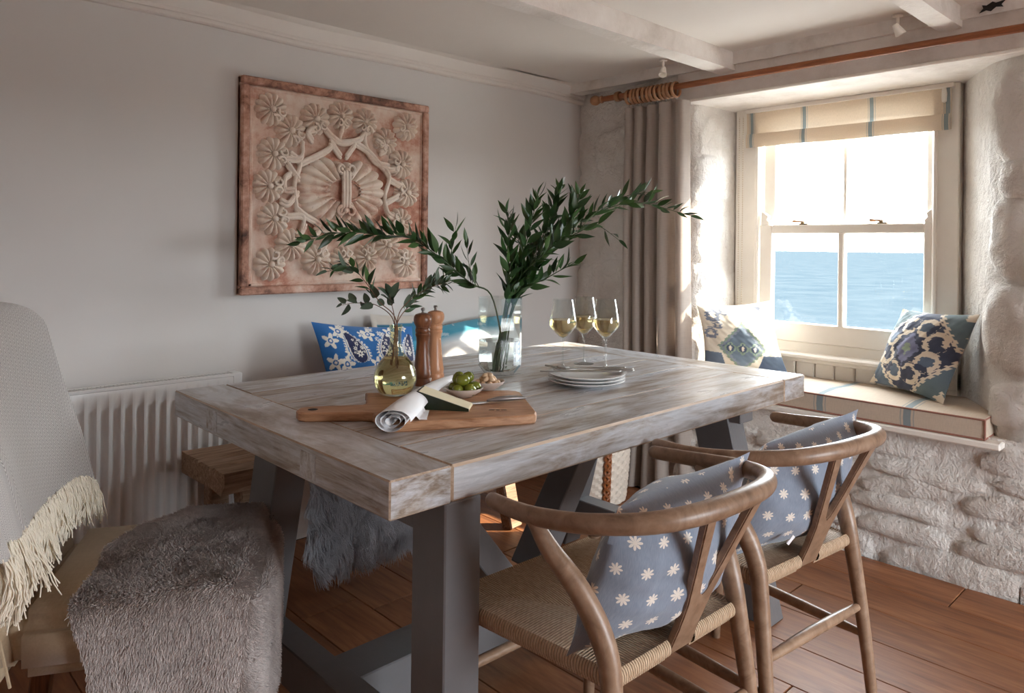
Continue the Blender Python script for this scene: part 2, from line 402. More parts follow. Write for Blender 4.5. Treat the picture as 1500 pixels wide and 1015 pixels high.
rough_beam('trim_5', 2.955, 3.05, -2.5, 2.70, 1.995, CZ, 'y', .006, 90, 9)
struct('trim_6', MB().box(2.968, 2.984, -2.5, 1.97, 1.853, 1.866, .003).mesh('bead', MT['white_gloss']))
# a broken pocket in the wall plate by the second beam
pk = MB(); jag = [(.0, .004), (.02, .010), (.034, .004), (.05, .016), (.072, .012), (.066, .022), (.078, .034), (.05, .030), (.040, .036), (.022, .026), (.008, .030), (.012, .018)]
pk.prism([(a, b) for a, b in jag], 0, .004, M=Matrix(((0, 0, -1, 2.9515), (-1, 0, 0, .735), (0, 1, 0, 2.0), (0, 0, 0, 1))))
struct('trim_7', pk.mesh('pocket', MT['dark']))

# rubble stone wall
def path(P, step=.02):
    P = np.array(P, float); out = [P[0]]
    for a, b in zip(P, P[1:]):
        n = max(1, int(np.linalg.norm(b-a)/step))
        out += [a+(b-a)*i/n for i in range(1, n+1)]
    out = np.array(out)
    for _ in range(6): out[1:-1] = (out[:-2]+2*out[1:-1]+out[2:])/4
    s = np.r_[0, np.cumsum(np.linalg.norm(np.diff(out, axis=0), axis=1))]
    t = np.gradient(out, axis=0); t /= np.linalg.norm(t, axis=1)[:, None]
    n = np.c_[t[:, 1], -t[:, 0]]
    return s, out, n
def stone_field(stones, s, z):
    h = np.zeros_like(s)
    for (sc, zc, hw, hh, am, sd) in stones:
        big = am > .026; wq = 1. if big else 2.2
        ss = s+.018*wq*nz1(s*9, z*9, sd); zz = z+.010*wq*nz1(s*8, z*8, sd+50)
        u = (ss-sc)/hw; w = (zz-zc)/hh+.25*(u*math.sin(sd))
        q = np.abs(u)**(5 if big else 2.6)+np.abs(w)**(4.5 if big else 2.4)
        h = np.maximum(h, am*np.clip(1-q, 0, 1)**.6*(1+.35*nz1(s*8, z*8, sd+3)+(.3 if big else .2)*nz1(s*22, z*22, sd+4)))
    return h
WR = struct('wall_right', None); WR.empty_display_size = .1
put('core', MB().box(3.07, 3.30, -2.5, 2.9, -.1, .47).box(3.13, 3.46, -2.5, .60, .4, 2.1).box(3.15, 3.46, 2.02, 2.9, .4, 2.1).mesh('core', MT['stone'], False), WR)  # unseen backing, added to stop outside light leaking past the stone faces
def rubble(name, P, z0, z1, stones, lean=lambda z: 0., nzamp=.006, dz=.02):
    s, p, n = path(P); zs = np.linspace(z0, z1, int((z1-z0)/dz)+1)
    Sg, Zg = np.meshgrid(s, zs)
    h = .8*stone_field(stones, Sg, Zg)-.004+nzamp*nz1(Sg*7, Zg*7, 3)+.35*nzamp*nz1(Sg*25, Zg*25, 4)
    V = np.stack([p[None, :, 0]+n[None, :, 0]*h+lean(Zg), p[None, :, 1]+n[None, :, 1]*h, Zg], -1).reshape(-1, 3)
    a, b = len(s), len(zs); mb = MB()
    mb.add(V.tolist(), [(j*a+i, j*a+i+1, (j+1)*a+i+1, (j+1)*a+i) for j in range(b-1) for i in range(a-1)])
    put(name, mb.mesh(name, MT['stone'], True, 80, False), WR)
    for (sc, zc, hw, hh, am, sd) in stones:
        nu, nv = (30, 20) if am > .026 else (18, 12)
        u = np.linspace(sc-hw*1.02, sc+hw*1.02, nu+1); w = np.linspace(zc-hh*1.25, zc+hh*1.25, nv+1)
        if u[0] < s[0] or u[-1] > s[-1]: continue
        U, W = np.meshgrid(u, np.clip(w, z0+.004, z1-.004)); hh_ = stone_field([(sc, zc, hw, hh, am, sd)], U, W)
        base = .8*stone_field(stones, U, W)
        H = np.where(hh_ > .12*am, np.maximum(hh_, 0)*.92+.003+(.009 if am > .026 else .004)*nz1(U*16, W*16, sd+9)+(.006 if am > .026 else .003)*nz1(U*45, W*45, sd+5), base-.012)+nzamp*nz1(U*7, W*7, 3)*.8
        px = np.interp(U, s, p[:, 0]); py = np.interp(U, s, p[:, 1]); nx = np.interp(U, s, n[:, 0]); ny = np.interp(U, s, n[:, 1])
        V = np.stack([px+nx*H+lean(W), py+ny*H, W], -1).reshape(-1, 3)
        mb = MB(); mb.add(V.tolist(), [(j*(nu+1)+i, j*(nu+1)+i+1, (j+1)*(nu+1)+i+1, (j+1)*(nu+1)+i) for j in range(nv) for i in range(nu)])
        put('stone', mb.mesh('stone', MT['stone'], True, 80, False), WR)
def courses(rows, s0, s1, am, seed, wmin=.16, wmax=.4):
    r = np.random.default_rng(seed); out = []
    for za, zb in rows:
        s = s0-r.uniform(0, .1)
        while s < s1:
            w = r.uniform(wmin, wmax); out.append((s+w/2, (za+zb)/2+r.uniform(-.01, .01), w/2*.97, (zb-za)/2*1.02, am*r.uniform(.55, 1.25), int(r.integers(1, 999)))); s += w
    return out
# below the window seat (and running on to the right)
lowrows = [(-.05, .085), (.085, .165), (.165, .235), (.235, .315), (.315, .375)]
lowst = courses(lowrows, .55, 3.3, .020, 21, .14, .46)+[(2.2, .44, .16, .05, .014, 5), (1.7, .435, .2, .04, .010, 6)]
rubble('rubble_face', [(3.09, 2.75), (3.0, 2.2), (2.965, 1.9), (2.965, .7), (2.965, -2.5)], -.02, .52, lowst, lambda z: -.045*np.clip(1-z/.45, 0, 1)**.8+.018)
# right of the window: big quoins wrap the splayed edge
rq = [(.605, 1.66, .165, .160, .045, 31), (.62, 1.425, .15, .072, .038, 32), (.61, 1.20, .185, .150, .048, 33), (.60, .89, .19, .155, .044, 34), (.62, .655, .17, .085, .036, 36)]
rq += courses([(.56, .80), (.80, 1.02), (1.02, 1.26), (1.26, 1.5), (1.5, 1.83)], .80, 3.4, .036, 41, .2, .45)
rubble('rubble_pier', [(3.43, .93), (3.06, .725), (3.0, .63), (2.99, .3), (2.99, -2.5)], .5, 1.875, rq, lambda z: .012*z)
# left of the window, softer plastered rubble
lq = courses([(.55, .8), (.8, 1.1), (1.1, 1.36), (1.36, 1.6), (1.6, 1.8), (1.8, 2.0)], .02, .72, .032, 51, .22, .5)+courses([(.5, .8), (.8, 1.05), (1.05, 1.4), (1.4, 1.84)], .86, 1.1, .006, 52, .2, .4)
rubble('rubble_pier', [(3.09, 2.75), (3.04, 2.3), (3.0, 1.97), (3.035, 1.915), (3.43, 1.89)], .5, CZ, lq, lambda z: .0)

# ------------------------------------------------------------------ window
win = struct('window_1', None)
wg = MT['white_gloss']
def wpart(name, *boxes, mat=None, b=.004):
    mb = MB()
    for q in boxes: mb.box(*q, b)
    return put(name, mb.mesh(name, mat or wg), win)
wpart('frame', (3.35, 3.47, 1.772, 1.892, .60, 1.87), (3.35, 3.47, .90, 1.0, .60, 1.87), (3.35, 3.47, 1.0, 1.772, 1.80, 1.87), (3.36, 3.47, 1.0, 1.772, .60, .735))
wpart('staff_bead', (3.337, 3.352, 1.765, 1.782, .70, 1.80), (3.337, 3.352, .978, .992, .70, 1.80), b=.003)
ls = put('lower_sash', MB().box(3.352, 3.39, 1.699, 1.762, .735, 1.285, .004).box(3.352, 3.39, .997, 1.03, .735, 1.285, .004).box(3.352, 3.39, 1.03, 1.699, 1.243, 1.285, .004).box(3.352, 3.39, 1.03, 1.699, .735, .823, .004).mesh('sash', wg), win)
put('glazing_bar', MB().box(3.350, 3.39, 1.355, 1.383, .82, 1.246, .005).mesh('bar', wg), ls)
put('pane', MB().box(3.369, 3.372, 1.383, 1.70, .822, 1.244).mesh('pane', MT['pane'], False), ls)
put('pane', MB().box(3.369, 3.372, 1.028, 1.355, .822, 1.244).mesh('pane', MT['pane'], False), ls)
us = put('upper_sash', MB().box(3.396, 3.432, 1.703, 1.762, 1.243, 1.80, .004).box(3.396, 3.432, .997, 1.033, 1.243, 1.80, .004).box(3.396, 3.432, 1.033, 1.703, 1.75, 1.80, .004).box(3.396, 3.432, 1.033, 1.703, 1.243, 1.288, .004).mesh('sash', wg), win)
put('glazing_bar', MB().box(3.394, 3.432, 1.361, 1.379, 1.286, 1.752, .004).mesh('bar', wg), us)
put('pane', MB().box(3.411, 3.414, 1.379, 1.704, 1.287, 1.751).mesh('pane', MT['pane'], False), us)
put('pane', MB().box(3.411, 3.414, 1.032, 1.361, 1.287, 1.751).mesh('pane', MT['pane'], False), us)
for yy in (1.735, 1.008):
    sg = 1 if yy > 1.3 else -1
    hp = [(yy+sg*.022, 1.284), (yy-sg*.02, 1.284), (yy-sg*.022, 1.30), (yy-sg*.01, 1.312), (yy-sg*.016, 1.328), (yy+sg*.004, 1.345), (yy+sg*.022, 1.35)]
    put('sash_horn', MB().prism([(a, c) for a, c in hp], 0, .03, .004, M=Matrix(((0, 0, 1, 3.355), (1, 0, 0, 0), (0, 1, 0, 0), (0, 0, 0, 1)))).mesh('horn', wg), win)
for yy in (1.555, 1.205):
    c = put('sash_catch', MB().box(3.356, 3.386, yy-.028, yy+.012, 1.285, 1.291, .002).lathe([(.009, 1.29), (.009, 1.298), (.004, 1.3), (0, 1.3)], 12, (3.37, yy, 0)).mesh('catch', MT['brass']), win)
    put('lever', MB().tube([(3.37, yy-.005, 1.299), (3.368, yy+.02, 1.3), (3.366, yy+.042, 1.301)], [.004, .005, .007], 8, round_cap=True).mesh('lever', MT['ring']), c)
put('window_sill', MB().box(3.285, 3.40, .94, 1.885, .664, .69, .008).box(3.31, 3.36, .945, 1.88, .648, .664, .004).mesh('sill', wg), win)
# boarded apron below the sill: each board its own piece
ap = struct('trim_8', MB().box(3.352, 3.46, .90, 1.90, .5, .67).mesh('apron', wg, False))
y = .935
while y < 1.885:
    w = min(.088, 1.887-y); put('panel', MB().box(3.335, 3.353, y+.0015, y+w-.0015, .50, .655, .005).mesh('panel', wg), ap); y += .0905
g = G('sea_water'); v = g.obj(False, (.02, .02, .02)); f = g.noise(v, 2.5, 8, .65)
g.bump(g.noise(g.obj(False, (.25, .25, .25)), 1., 6, .6), .5, .8)
MT['sea'] = g.fin(g.mix(g.rng(f, .3, .7), (.018, .0255, .031, 1), (.029, .036, .040, 1)), .9, Specular_IOR_Level=0.)
put('sea', MB().box(-3000, 3300, -3000, 3300, -20, -18.4).mesh('sea', MT['sea'], False), kind='structure')

put('ground', MB().box(-9, 16, -16, 12, -1.6, -1.4).mesh('ground', plain('garden_gravel', S(168, 168, 166), .9, .3, 3), False), kind='structure')  # unseen plane added outside to bounce daylight up onto ceiling and soffit

# window seat board
struct('trim_9', MB().box(2.928, 3.345, .655, 1.93, .489, .513, .005).mesh('seat_board', wg))

# ------------------------------------------------------------------ blind, pole, curtain
def stripe_mat(name, base, stripe, pos, half, axis=0, edge=None, transl=.3, bumpsc=280, shade=None):
    g = G(name); u = g.sep(g.obj(uv=True))[axis]; k = None
    for p in pos:
        d = g.M('ABSOLUTE', g.M('SUBTRACT', u, p)); a = g.M('LESS_THAN', d, half)
        if edge: a = g.M('MAXIMUM', a, g.M('MULTIPLY', g.M('COMPARE', d, edge, half*.18), .6))
        k = a if k is None else g.M('MAXIMUM', k, a)
    fa = g.noise(g.obj(uv=True, sc=(bumpsc, bumpsc*.06, 1)), 1, 2); fb = g.noise(g.obj(uv=True, sc=(bumpsc*.06, bumpsc, 1)), 1, 2)
    f = g.M('MULTIPLY', g.M('ADD', fa, fb), .5); bc = g.mix(g.rng(f, .35, .65), base, tuple(q*.86 for q in base[:3])+(1,))
    c = g.mix(g.M('MULTIPLY', k, .82), bc, stripe) if k is not None else bc
    g.bump(f, .2, .002); g.fin(c, .9)
    if transl:
        t = g.n('BsdfTranslucent'); g.set(t.inputs[0], c); x = g.n('MixShader'); x.inputs[0].default_value = transl
        g.set(x.inputs[1], g.b.outputs[0]); g.set(x.inputs[2], t.outputs[0]); g.set(g.o.inputs[0], x.outputs[0])
    return g.m
bl_m = stripe_mat('blind_linen', S(226, 210, 190), S(116, 140, 150), [.03, .322, .655, .985], .0095, 0, .016, .18)
bt = thing('roman_blind', 'cream linen blind with blue grey stripes drawn up over the sash window', 'blind', (3.33, 1.37, 1.845))
def blf(u, w):
    z = -.18*w+.004*math.sin(u*9)*w; return (.006*math.sin(w*PI)+(.0 if w < .75 else .004), .455-.90*u, z-.0035*u)
put('fabric', MB().grid(blf, 60, 16).mesh('blind', bl_m, recalc=False), bt)
put('folded_layer', MB().grid(lambda u, w: (-.008-.004*math.sin(w*PI), .452-.895*u, -.115-.066*w-.0035*u), 60, 6).mesh('fold', bl_m, recalc=False), bt)
put('headrail', MB().box(-.005, .02, -.455, .46, -.012, .008, .002).mesh('rail', MT['white_gloss']), bt)
def beads(name, x, y, z0, z1, dy):
    mb = MB(); n = int((z1-z0)/.011)
    for k in range(n):
        for s_ in (0, 1): mb.sphere((x, y+dy*s_, z0+(z1-z0)*k/n), .0026, 5, 4)
    mb.tube([(x, y, z0), (x, y, z1)], .0007, 4).tube([(x, y+dy, z0), (x, y+dy, z1)], .0007, 4)
    return mb
bc = put('bead_chain', beads('c', 3.318, 1.836, .70, 1.82, .02).mesh('chain', plain('chain_bead', S(206, 190, 168), .4)), bt, (-3.33, -1.37, -1.845))
put('cord_clip', MB().lathe([(0, -.035), (.009, -.03), (.011, 0), (.009, .03), (0, .035)], 14).mesh('clip', MT['white_gloss']), bt, (.005, -.418, -.037))

pole = thing('curtain_pole', 'long reddish wooden curtain pole running above the window', 'curtain pole', (2.925, 0, 1.927))
def rodZ(y): return -.006*(2.4-y)/1.8
put('rod', MB().tube([(0, 2.41, 0), (0, .6, rodZ(.6)), (0, -2.2, rodZ(-2.2))], .0145, 16).mesh('rod', MT['pole']), pole)
put('finial', MB().lathe([(.0145, 0), (.019, .004), (.019, .012), (.012, .016), (.012, .024), (.02, .03), (.025, .042), (.026, .052), (.022, .066), (.012, .076), (0, .078)], 20).xf(Matrix.Rotation(-PI/2, 4, 'X')).mesh('finial', MT['ring']), pole, (0, 2.405, 0))
put('bracket', MB().lathe([(.0, -.012), (.024, -.012), (.026, 0), (.024, .012), (0, .012)], 18).xf(Matrix.Rotation(PI/2, 4, 'X')).box(0, .07, -.009, .009, -.012, .012, .004).mesh('bracket', MT['ring']), pole, (0, 2.305, 0))
rme = None
for k in range(12):
    y = 2.235-.0245*k
    if rme is None:
        mb = MB(); pts = [(0, 0, 0)]; n, q = 24, 8; vs = []
        for a in range(n):
            t = 2*PI*a/n
            for b in range(q):
                e = 2*PI*b/q; R = .0335+.0058*math.cos(e); vs.append((R*math.cos(t), .0085*math.sin(e), R*math.sin(t)))
        mb.add(vs, [(a*q+b, a*q+(b+1) % q, ((a+1) % n)*q+(b+1) % q, ((a+1) % n)*q+b) for a in range(n) for b in range(q)])
        rme = mb.mesh('ring', MT['ring'])
        hme = MB().tube([(0, 0, -.038), (0, .003, -.043), (0, 0, -.048)], .0016, 5).tube([(0, 0, -.046), (.004, 0, -.054), (0, 0, -.062), (-.004, 0, -.054), (0, 0, -.046)], .0014, 5).mesh('hook', MT['steel'])
    o = put('curtain_ring', rme, None, (2.925, y, 1.914+rodZ(y)), (0, .1*math.sin(k*2.2), .12*math.sin(k*1.7)), category='curtain ring', group='wooden rings bunched on the curtain pole', label='wooden curtain ring bunched with others at the pole end')
    put('hook', hme, o)
cur_m = stripe_mat('curtain_linen', S(184, 172, 163), S(150, 138, 130), [], .01, 0, None, .22, 420)
def curf(u, w):
    z = 1.852-1.846*w; t = 1-w
    y0 = 1.905-.02*w+.006*math.sin(w*5); y1 = 2.245+.025*w+.012*math.sin(w*4+1)
    ph = u*PI*2*5.0+1.1*math.sin(u*6.5+.6)+.5*math.sin(u*13)+.35*math.sin(w*3+u*5); am = .024+.016*w+.010*math.sin(u*19+1)
    fold = math.sin(ph); fold = math.copysign(abs(fold)**.75, fold)
    flare = max(0, w-.8)*.35
    return (2.935+fold*am-.03*max(0, w-.7)*math.sin(u*PI)*2, y0+(y1-y0)*u+.010*math.cos(ph*1.0)+(u-.5)*flare, max(z, .004))
cu = thing('curtain', 'long taupe linen curtain gathered left of the window', 'curtain', (0, 0, 0))
put('drape', MB().grid(curf, 220, 60).mesh('curtain', cur_m, recalc=False), cu)
put('heading', MB().grid(lambda u, w: tuple(np.array(curf(u, .003+w*.03))+np.array((-.004, 0, .012))), 220, 3).mesh('heading', cur_m, recalc=False), cu)
# ceiling spotlights
def spot(loc, lab, rot):
    t = thing('ceiling_spotlight', lab, 'spotlight', loc, rot)
    put('stem', MB().tube([(0, 0, .05), (0, 0, .02), (.005, 0, 0)], .006, 8).lathe([(0, .052), (.018, .052), (.018, .046), (.006, .044)], 14).mesh('stem', MT['white_gloss']), t)
    put('lamp_head', MB().lathe([(0, .022), (.010, .020), (.013, .005), (.020, -.024), (.017, -.024), (.010, 0.0), (0, .002)], 18).xf(Matrix.Rotation(.5, 4, 'Y')).mesh('head', MT['white_gloss']), t)
spot((2.85, 1.985, 1.99), 'small white spotlight on the ceiling above the curtain', .4)
spot((2.90, .985, 1.99), 'small white spotlight on the ceiling beside the beam at upper right', 2.2)

# ------------------------------------------------------------------ table
TX, TY = 1.552, 1.61
tb = thing('dining_table', 'large limewashed wooden dining table with thick top and grey trestle base', 'table', (TX, TY, 0))
TM = [MT['table'], MT['table_edge']]
HX, HY = .814, .53
for sx in (-1, 1):
    mb = MB().box(-HY, HY, -.07, .07, -.036, .036, .003, 0, 1)
    o = put('end_board', mb.mesh('end_board', [MT['table_end'], MT['table_edge']]), tb, (sx*(HX-.07), 0, .724), PI/2)
bw = 2*HY/6
for k in range(6):
    b = .005 if k in (0, 5) else .0014
    put('board', MB().box(-(HX-.1405), HX-.1405, -bw/2+.0003, bw/2-.0003, -.036, .036, b, 0, 1).mesh('board', TM), tb, (0, -HY+bw*(k+.5), .724))
for yy, zz in ((-.235, .722), (.265, .724)):
    put('plug', MB().box(-.0015, .004, -.032, .032, -.026, .026, .0008).mesh('plug', MT['table']), tb, (-HX, yy, zz))
lm = MT['legpaint']
def leg_me(sx, sy):
    # splayed legs lean inwards to the top; the one nearest the camera stands upright
    if sy > 0: y0, y1, t0, t1 = .455, .325, .275, .145
    elif sx > 0: y0, y1, t0, t1 = .529, .39, .360, .225
    else: y0, y1, t0, t1 = .525, .418, .527, .422
    w = .045; vs = []
    for x in (-w, w):
        for (y, z) in ((y0, 0), (y1, 0), (t1, .688), (t0, .688)): vs.append((x, sy*y, z))
    return vs
for sx in (-1, 1):
    for sy in (-1, 1):
        vs = leg_me(sx, sy); mb = MB().add(vs, [(0, 1, 2, 3), (4, 5, 6, 7), (0, 1, 5, 4), (1, 2, 6, 5), (2, 3, 7, 6), (3, 0, 4, 7)])
        me = mb.mesh('leg', lm, False); b_ = bmesh.new(); b_.from_mesh(me); bmesh.ops.bevel(b_, geom=b_.edges[:], offset=.003, segments=1, affect='EDGES'); b_.to_mesh(me); b_.free()
        put('leg', me, tb, (sx*.641, 0, 0))
    put('foot_rail', MB().box(-.035, .035, -.42, .36, .085, .188, .003).mesh('rail', lm), tb, (sx*.672 if sx < 0 else .645, 0, 0))
    put('top_rail', MB().box(-.04, .04, -.42, .25, .61, .688, .003).mesh('rail', lm), tb, (sx*.641, 0, 0))
put('stretcher', MB().box(-.645, .63, -.165, -.045, .085, .186, .003).mesh('stretcher', lm), tb)
for sx in (-1, 1):
    p0, p1 = ((-.10, -.06, .2), (-.485, -.06, .672)) if sx < 0 else ((.01, -.06, .205), (.337, -.06, .672))
    mb = MB().beam(p0, p1, .1, .075, .003, (0, 1, 0))
    br = put('brace', mb.mesh('brace', lm), tb)
    put('bolt', MB().lathe([(0, 0), (.009, 0), (.009, .004), (0, .005)], 12).xf(Matrix.Rotation(PI/2, 4, 'X')).mesh('bolt', MT['dark']), br, (-.125 if sx < 0 else .035, -.112, .238))

# ------------------------------------------------------------------ wishbone chairs
def cord_material():
    g = G('paper_cord'); uv = g.sep(g.obj(uv=True)); u = uv[0]; w = uv[1]
    wv = g.M('ABSOLUTE', g.M('SINE', g.M('MULTIPLY', u, PI)))       # one ridge per cord
    tw = g.M('SINE', g.M('ADD', g.M('MULTIPLY', w, 2.2), g.M('MULTIPLY', u, PI)))
    n = g.noise(g.obj(uv=True, sc=(.25, .12, 1)), 3, 4)
    h = g.M('ADD', g.M('POWER', wv, .6), g.M('MULTIPLY', tw, .12)); g.bump(h, .9, .0035)
    c = g.mix(g.rng(n, .3, .7), S(188, 158, 128), S(216, 190, 162)); c = g.mix(g.rng(wv, .0, .42), S(120, 92, 70), c)
    return g.fin(c, .6, Specular_IOR_Level=.3)
MT['cord'] = cord_material()
PITCH = .0062
def seat_mesh():
    f0, f1 = -.238, .238; yb, yf = -.222, .182; b0, b1 = -.196, .196
    cor = [Vector((f0, yf)), Vector((f1, yf)), Vector((b1, yb)), Vector((b0, yb))]; cen = [Vector((-.055, .0)), Vector((.055, .0))]
    mb = MB(); H = .452
    sect = [(cor[0], cor[1], cen[0], cen[1]), (cor[2], cor[3], cen[1], cen[0]), (cor[1], cor[2], cen[1], cen[1]), (cor[3], cor[0], cen[0], cen[0])]
    for si, (A, B, CA, CB) in enumerate(sect):
        t = (B-A).normalized(); nrm = Vector((t.y, -t.x))
        if nrm.dot((A+B)/2) < 0: nrm = -nrm
        L = (B-A).length; hole = si == 1
        # profile from the centre out over the rail and round underneath
        prof = [(q, None) for q in np.linspace(0, 1, 9)]
        wrap = [(.014*math.sin(a)+.003, H-.012+.016*math.cos(a)) for a in np.linspace(.25, PI, 7)]+[(.0, H-.036)]
        rows = []; d = []
        nu = 40
        for (q, _) in prof:
            row = []
            for i in range(nu+1):
                u = i/nu; E = A.lerp(B, u); I = CA.lerp(CB, u); p = I.lerp(E, q); row.append((p.x, p.y, H-.016*(1-q)**1.3+.004*math.sin(q*PI)))
            rows.append(row)
        for off, z in wrap:
            row = []
            for i in range(nu+1):
                u = i/nu; E = A.lerp(B, u)+nrm*off*.9; row.append((E.x, E.y, z))
            rows.append(row)
        P = [p for r_ in rows for p in r_]; W = nu+1; fs = []; uv = []
        dist = np.cumsum([0]+[(Vector(rows[j+1][nu//2])-Vector(rows[j][nu//2])).length for j in range(len(rows)-1)])/PITCH
        ucoord = lambda p: ((Vector(p[:2])-A).dot(t))/PITCH
        for j in range(len(rows)-1):
            for i in range(nu):
                um = (i+.5)/nu
                if hole and .41 < um < .59 and j >= 9: continue
                q = (j*W+i, j*W+i+1, (j+1)*W+i+1, (j+1)*W+i); fs.append(q); uv.append([(ucoord(P[k]), dist[k//W]) for k in q])
        mb.add(P, fs, 0, uv)
    # underside
    mb.add([(c.x*.98, c.y*.98, H-.034) for c in cor], [(0, 1, 2, 3)], 0, [[(0, 0), (60, 0), (60, 60), (0, 60)]])
    return mb.mesh('seat', MT['cord'], True, 50, False)
def build_chair():
    t = thing('wishbone_chair', '', 'chair', group=None); cw = MT['chair']
    rail = [(-.265, .02, .694), (-.272, -.05, .697), (-.272, -.12, .703), (-.254, -.21, .714), (-.197, -.295, .726), (-.11, -.338, .734), (0, -.35, .737)]
    rail += [(-x, y, z) for x, y, z in rail[-2::-1]]
    pts = cr(rail, 60); n = len(pts)
    rad = [.0155+.0035*math.sin(PI*i/(n-1))**1.5 for i in range(n)]
    put('top_rail', MB().tube(pts, rad, 16, round_cap=True).mesh('rail', cw), t)
    for sx in (-1, 1):
        lp = cr([(sx*.232, -.285, 0), (sx*.226, -.262, .2), (sx*.212, -.236, .40), (sx*.210, -.218, .49), (sx*.228, -.178, .575), (sx*.258, -.128, .645), (sx*.274, -.100, .694)], 36)
        put('leg', MB().tube(lp, np.interp(np.linspace(0, 1, 36), [0, .3, .58, .75, .9, 1], [.0125, .0185, .0225, .0205, .0165, .0135]).tolist(), 14).mesh('leg', cw), t)
        lp = cr([(sx*.236, .196, 0), (sx*.238, .19, .22), (sx*.240, .184, .458)], 14)
        put('leg', MB().tube(lp, np.interp(np.linspace(0, 1, 14), [0, .6, 1], [.0125, .0185, .0165]).tolist(), 14).mesh('leg', cw), t)
        put('side_stretcher', MB().tube(cr([(sx*.226, -.262, .205), (sx*.232, -.03, .21), (sx*.238, .19, .215)], 12), [.009, .011, .0125, .0135, .014, .014, .014, .0135, .013, .012, .011, .009], 12).mesh('stretcher', cw), t)
        put('side_rail', MB().tube([(sx*.200, -.212, .436), (sx*.229, .174, .436)], .009, 10).mesh('rail', cw), t)
    put('front_stretcher', MB().tube([(-.237, .19, .275), (.237, .19, .275)], .0115, 12).mesh('stretcher', cw), t)
    put('rear_stretcher', MB().tube(cr([(-.222, -.25, .275), (0, -.25, .278), (.222, -.25, .275)], 9), [.009, .011, .0125, .0135, .0135, .0135, .0125, .011, .009], 12).mesh('stretcher', cw), t)
    put('front_rail', MB().tube([(-.23, .174, .436), (.23, .174, .436)], .009, 10).mesh('rail', cw), t)
    put('rear_rail', MB().tube([(-.203, -.217, .437), (.203, -.217, .437)], .0115, 12).mesh('rail', cw), t)
    put('seat', seat_mesh(), t)
    # Y splat: plate in a leaning plane, lower stem and two arms
    out = [(-.040, 0), (-.036, .06), (-.040, .115), (-.060, .19), (-.098, .318), (-.066, .318), (-.030, .19), (-.010, .138), (0, .130), (.010, .138), (.030, .19), (.066, .318), (.098, .318), (.060, .19), (.040, .115), (.036, .06), (.040, 0)]
    zz = Vector((0, -.118, .296)).normalized(); xx = Vector((1, 0, 0)); nn = xx.cross(zz)
    M = Matrix((xx, zz, nn)).transposed().to_4x4(); M.translation = Vector((0, -.222, .428))
    mb = MB(); o2 = np.array(out); cen = np.array([(0, y) for x, y in out])
    b = .003; ins = []
    V = [tuple(M @ Vector((x, y, s_*.0075-.0))) for s_ in (-1, 1) for x, y in out]
    k = len(out); left = [0, 1, 2, 3, 4, 5, 6, 7, 8]; right = [8, 9, 10, 11, 12, 13, 14, 15, 16]
    fs = []
    for base in (0, k):
        q = [(0, 1, 15, 16), (1, 2, 14, 15), (2, 7, 8), (8, 9, 14), (2, 8, 14), (2, 3, 6, 7), (3, 4, 5, 6), (9, 10, 13, 14), (10, 11, 12, 13)]
        fs += [tuple(base+i for i in f) for f in q]
    fs += [(i, (i+1) % k, k+(i+1) % k, k+i) for i in range(k)]
    mb.add(V, fs)
    me = mb.mesh('splat', cw, False); bm_ = bmesh.new(); bm_.from_mesh(me)
    bmesh.ops.bevel(bm_, geom=[e for e in bm_.edges if len(e.link_faces) == 2 and e.calc_face_angle() > .9], offset=.0025, segments=2, affect='EDGES'); bm_.to_mesh(me); bm_.free(); me.shade_smooth(); me.set_sharp_from_angle(angle=.6)
    put('splat', me, t)
    return t
ch1 = build_chair(); ch1.scale = (.945, 1, 1); ch1.location = (1.185, 1.0, 0); ch1.rotation_euler = (0, 0, math.radians(-1.5))
ch2 = copy_tree(ch1); ch2.location = (1.742, 1.0, 0); ch2.rotation_euler = (0, 0, math.radians(-6))
for o, l in ((ch1, 'wishbone chair with woven cord seat nearest the camera, beside the near table leg'), (ch2, 'second wishbone chair with woven cord seat, closer to the window seat')): o['label'] = l; o['group'] = 'wishbone chairs along the near side of the table'

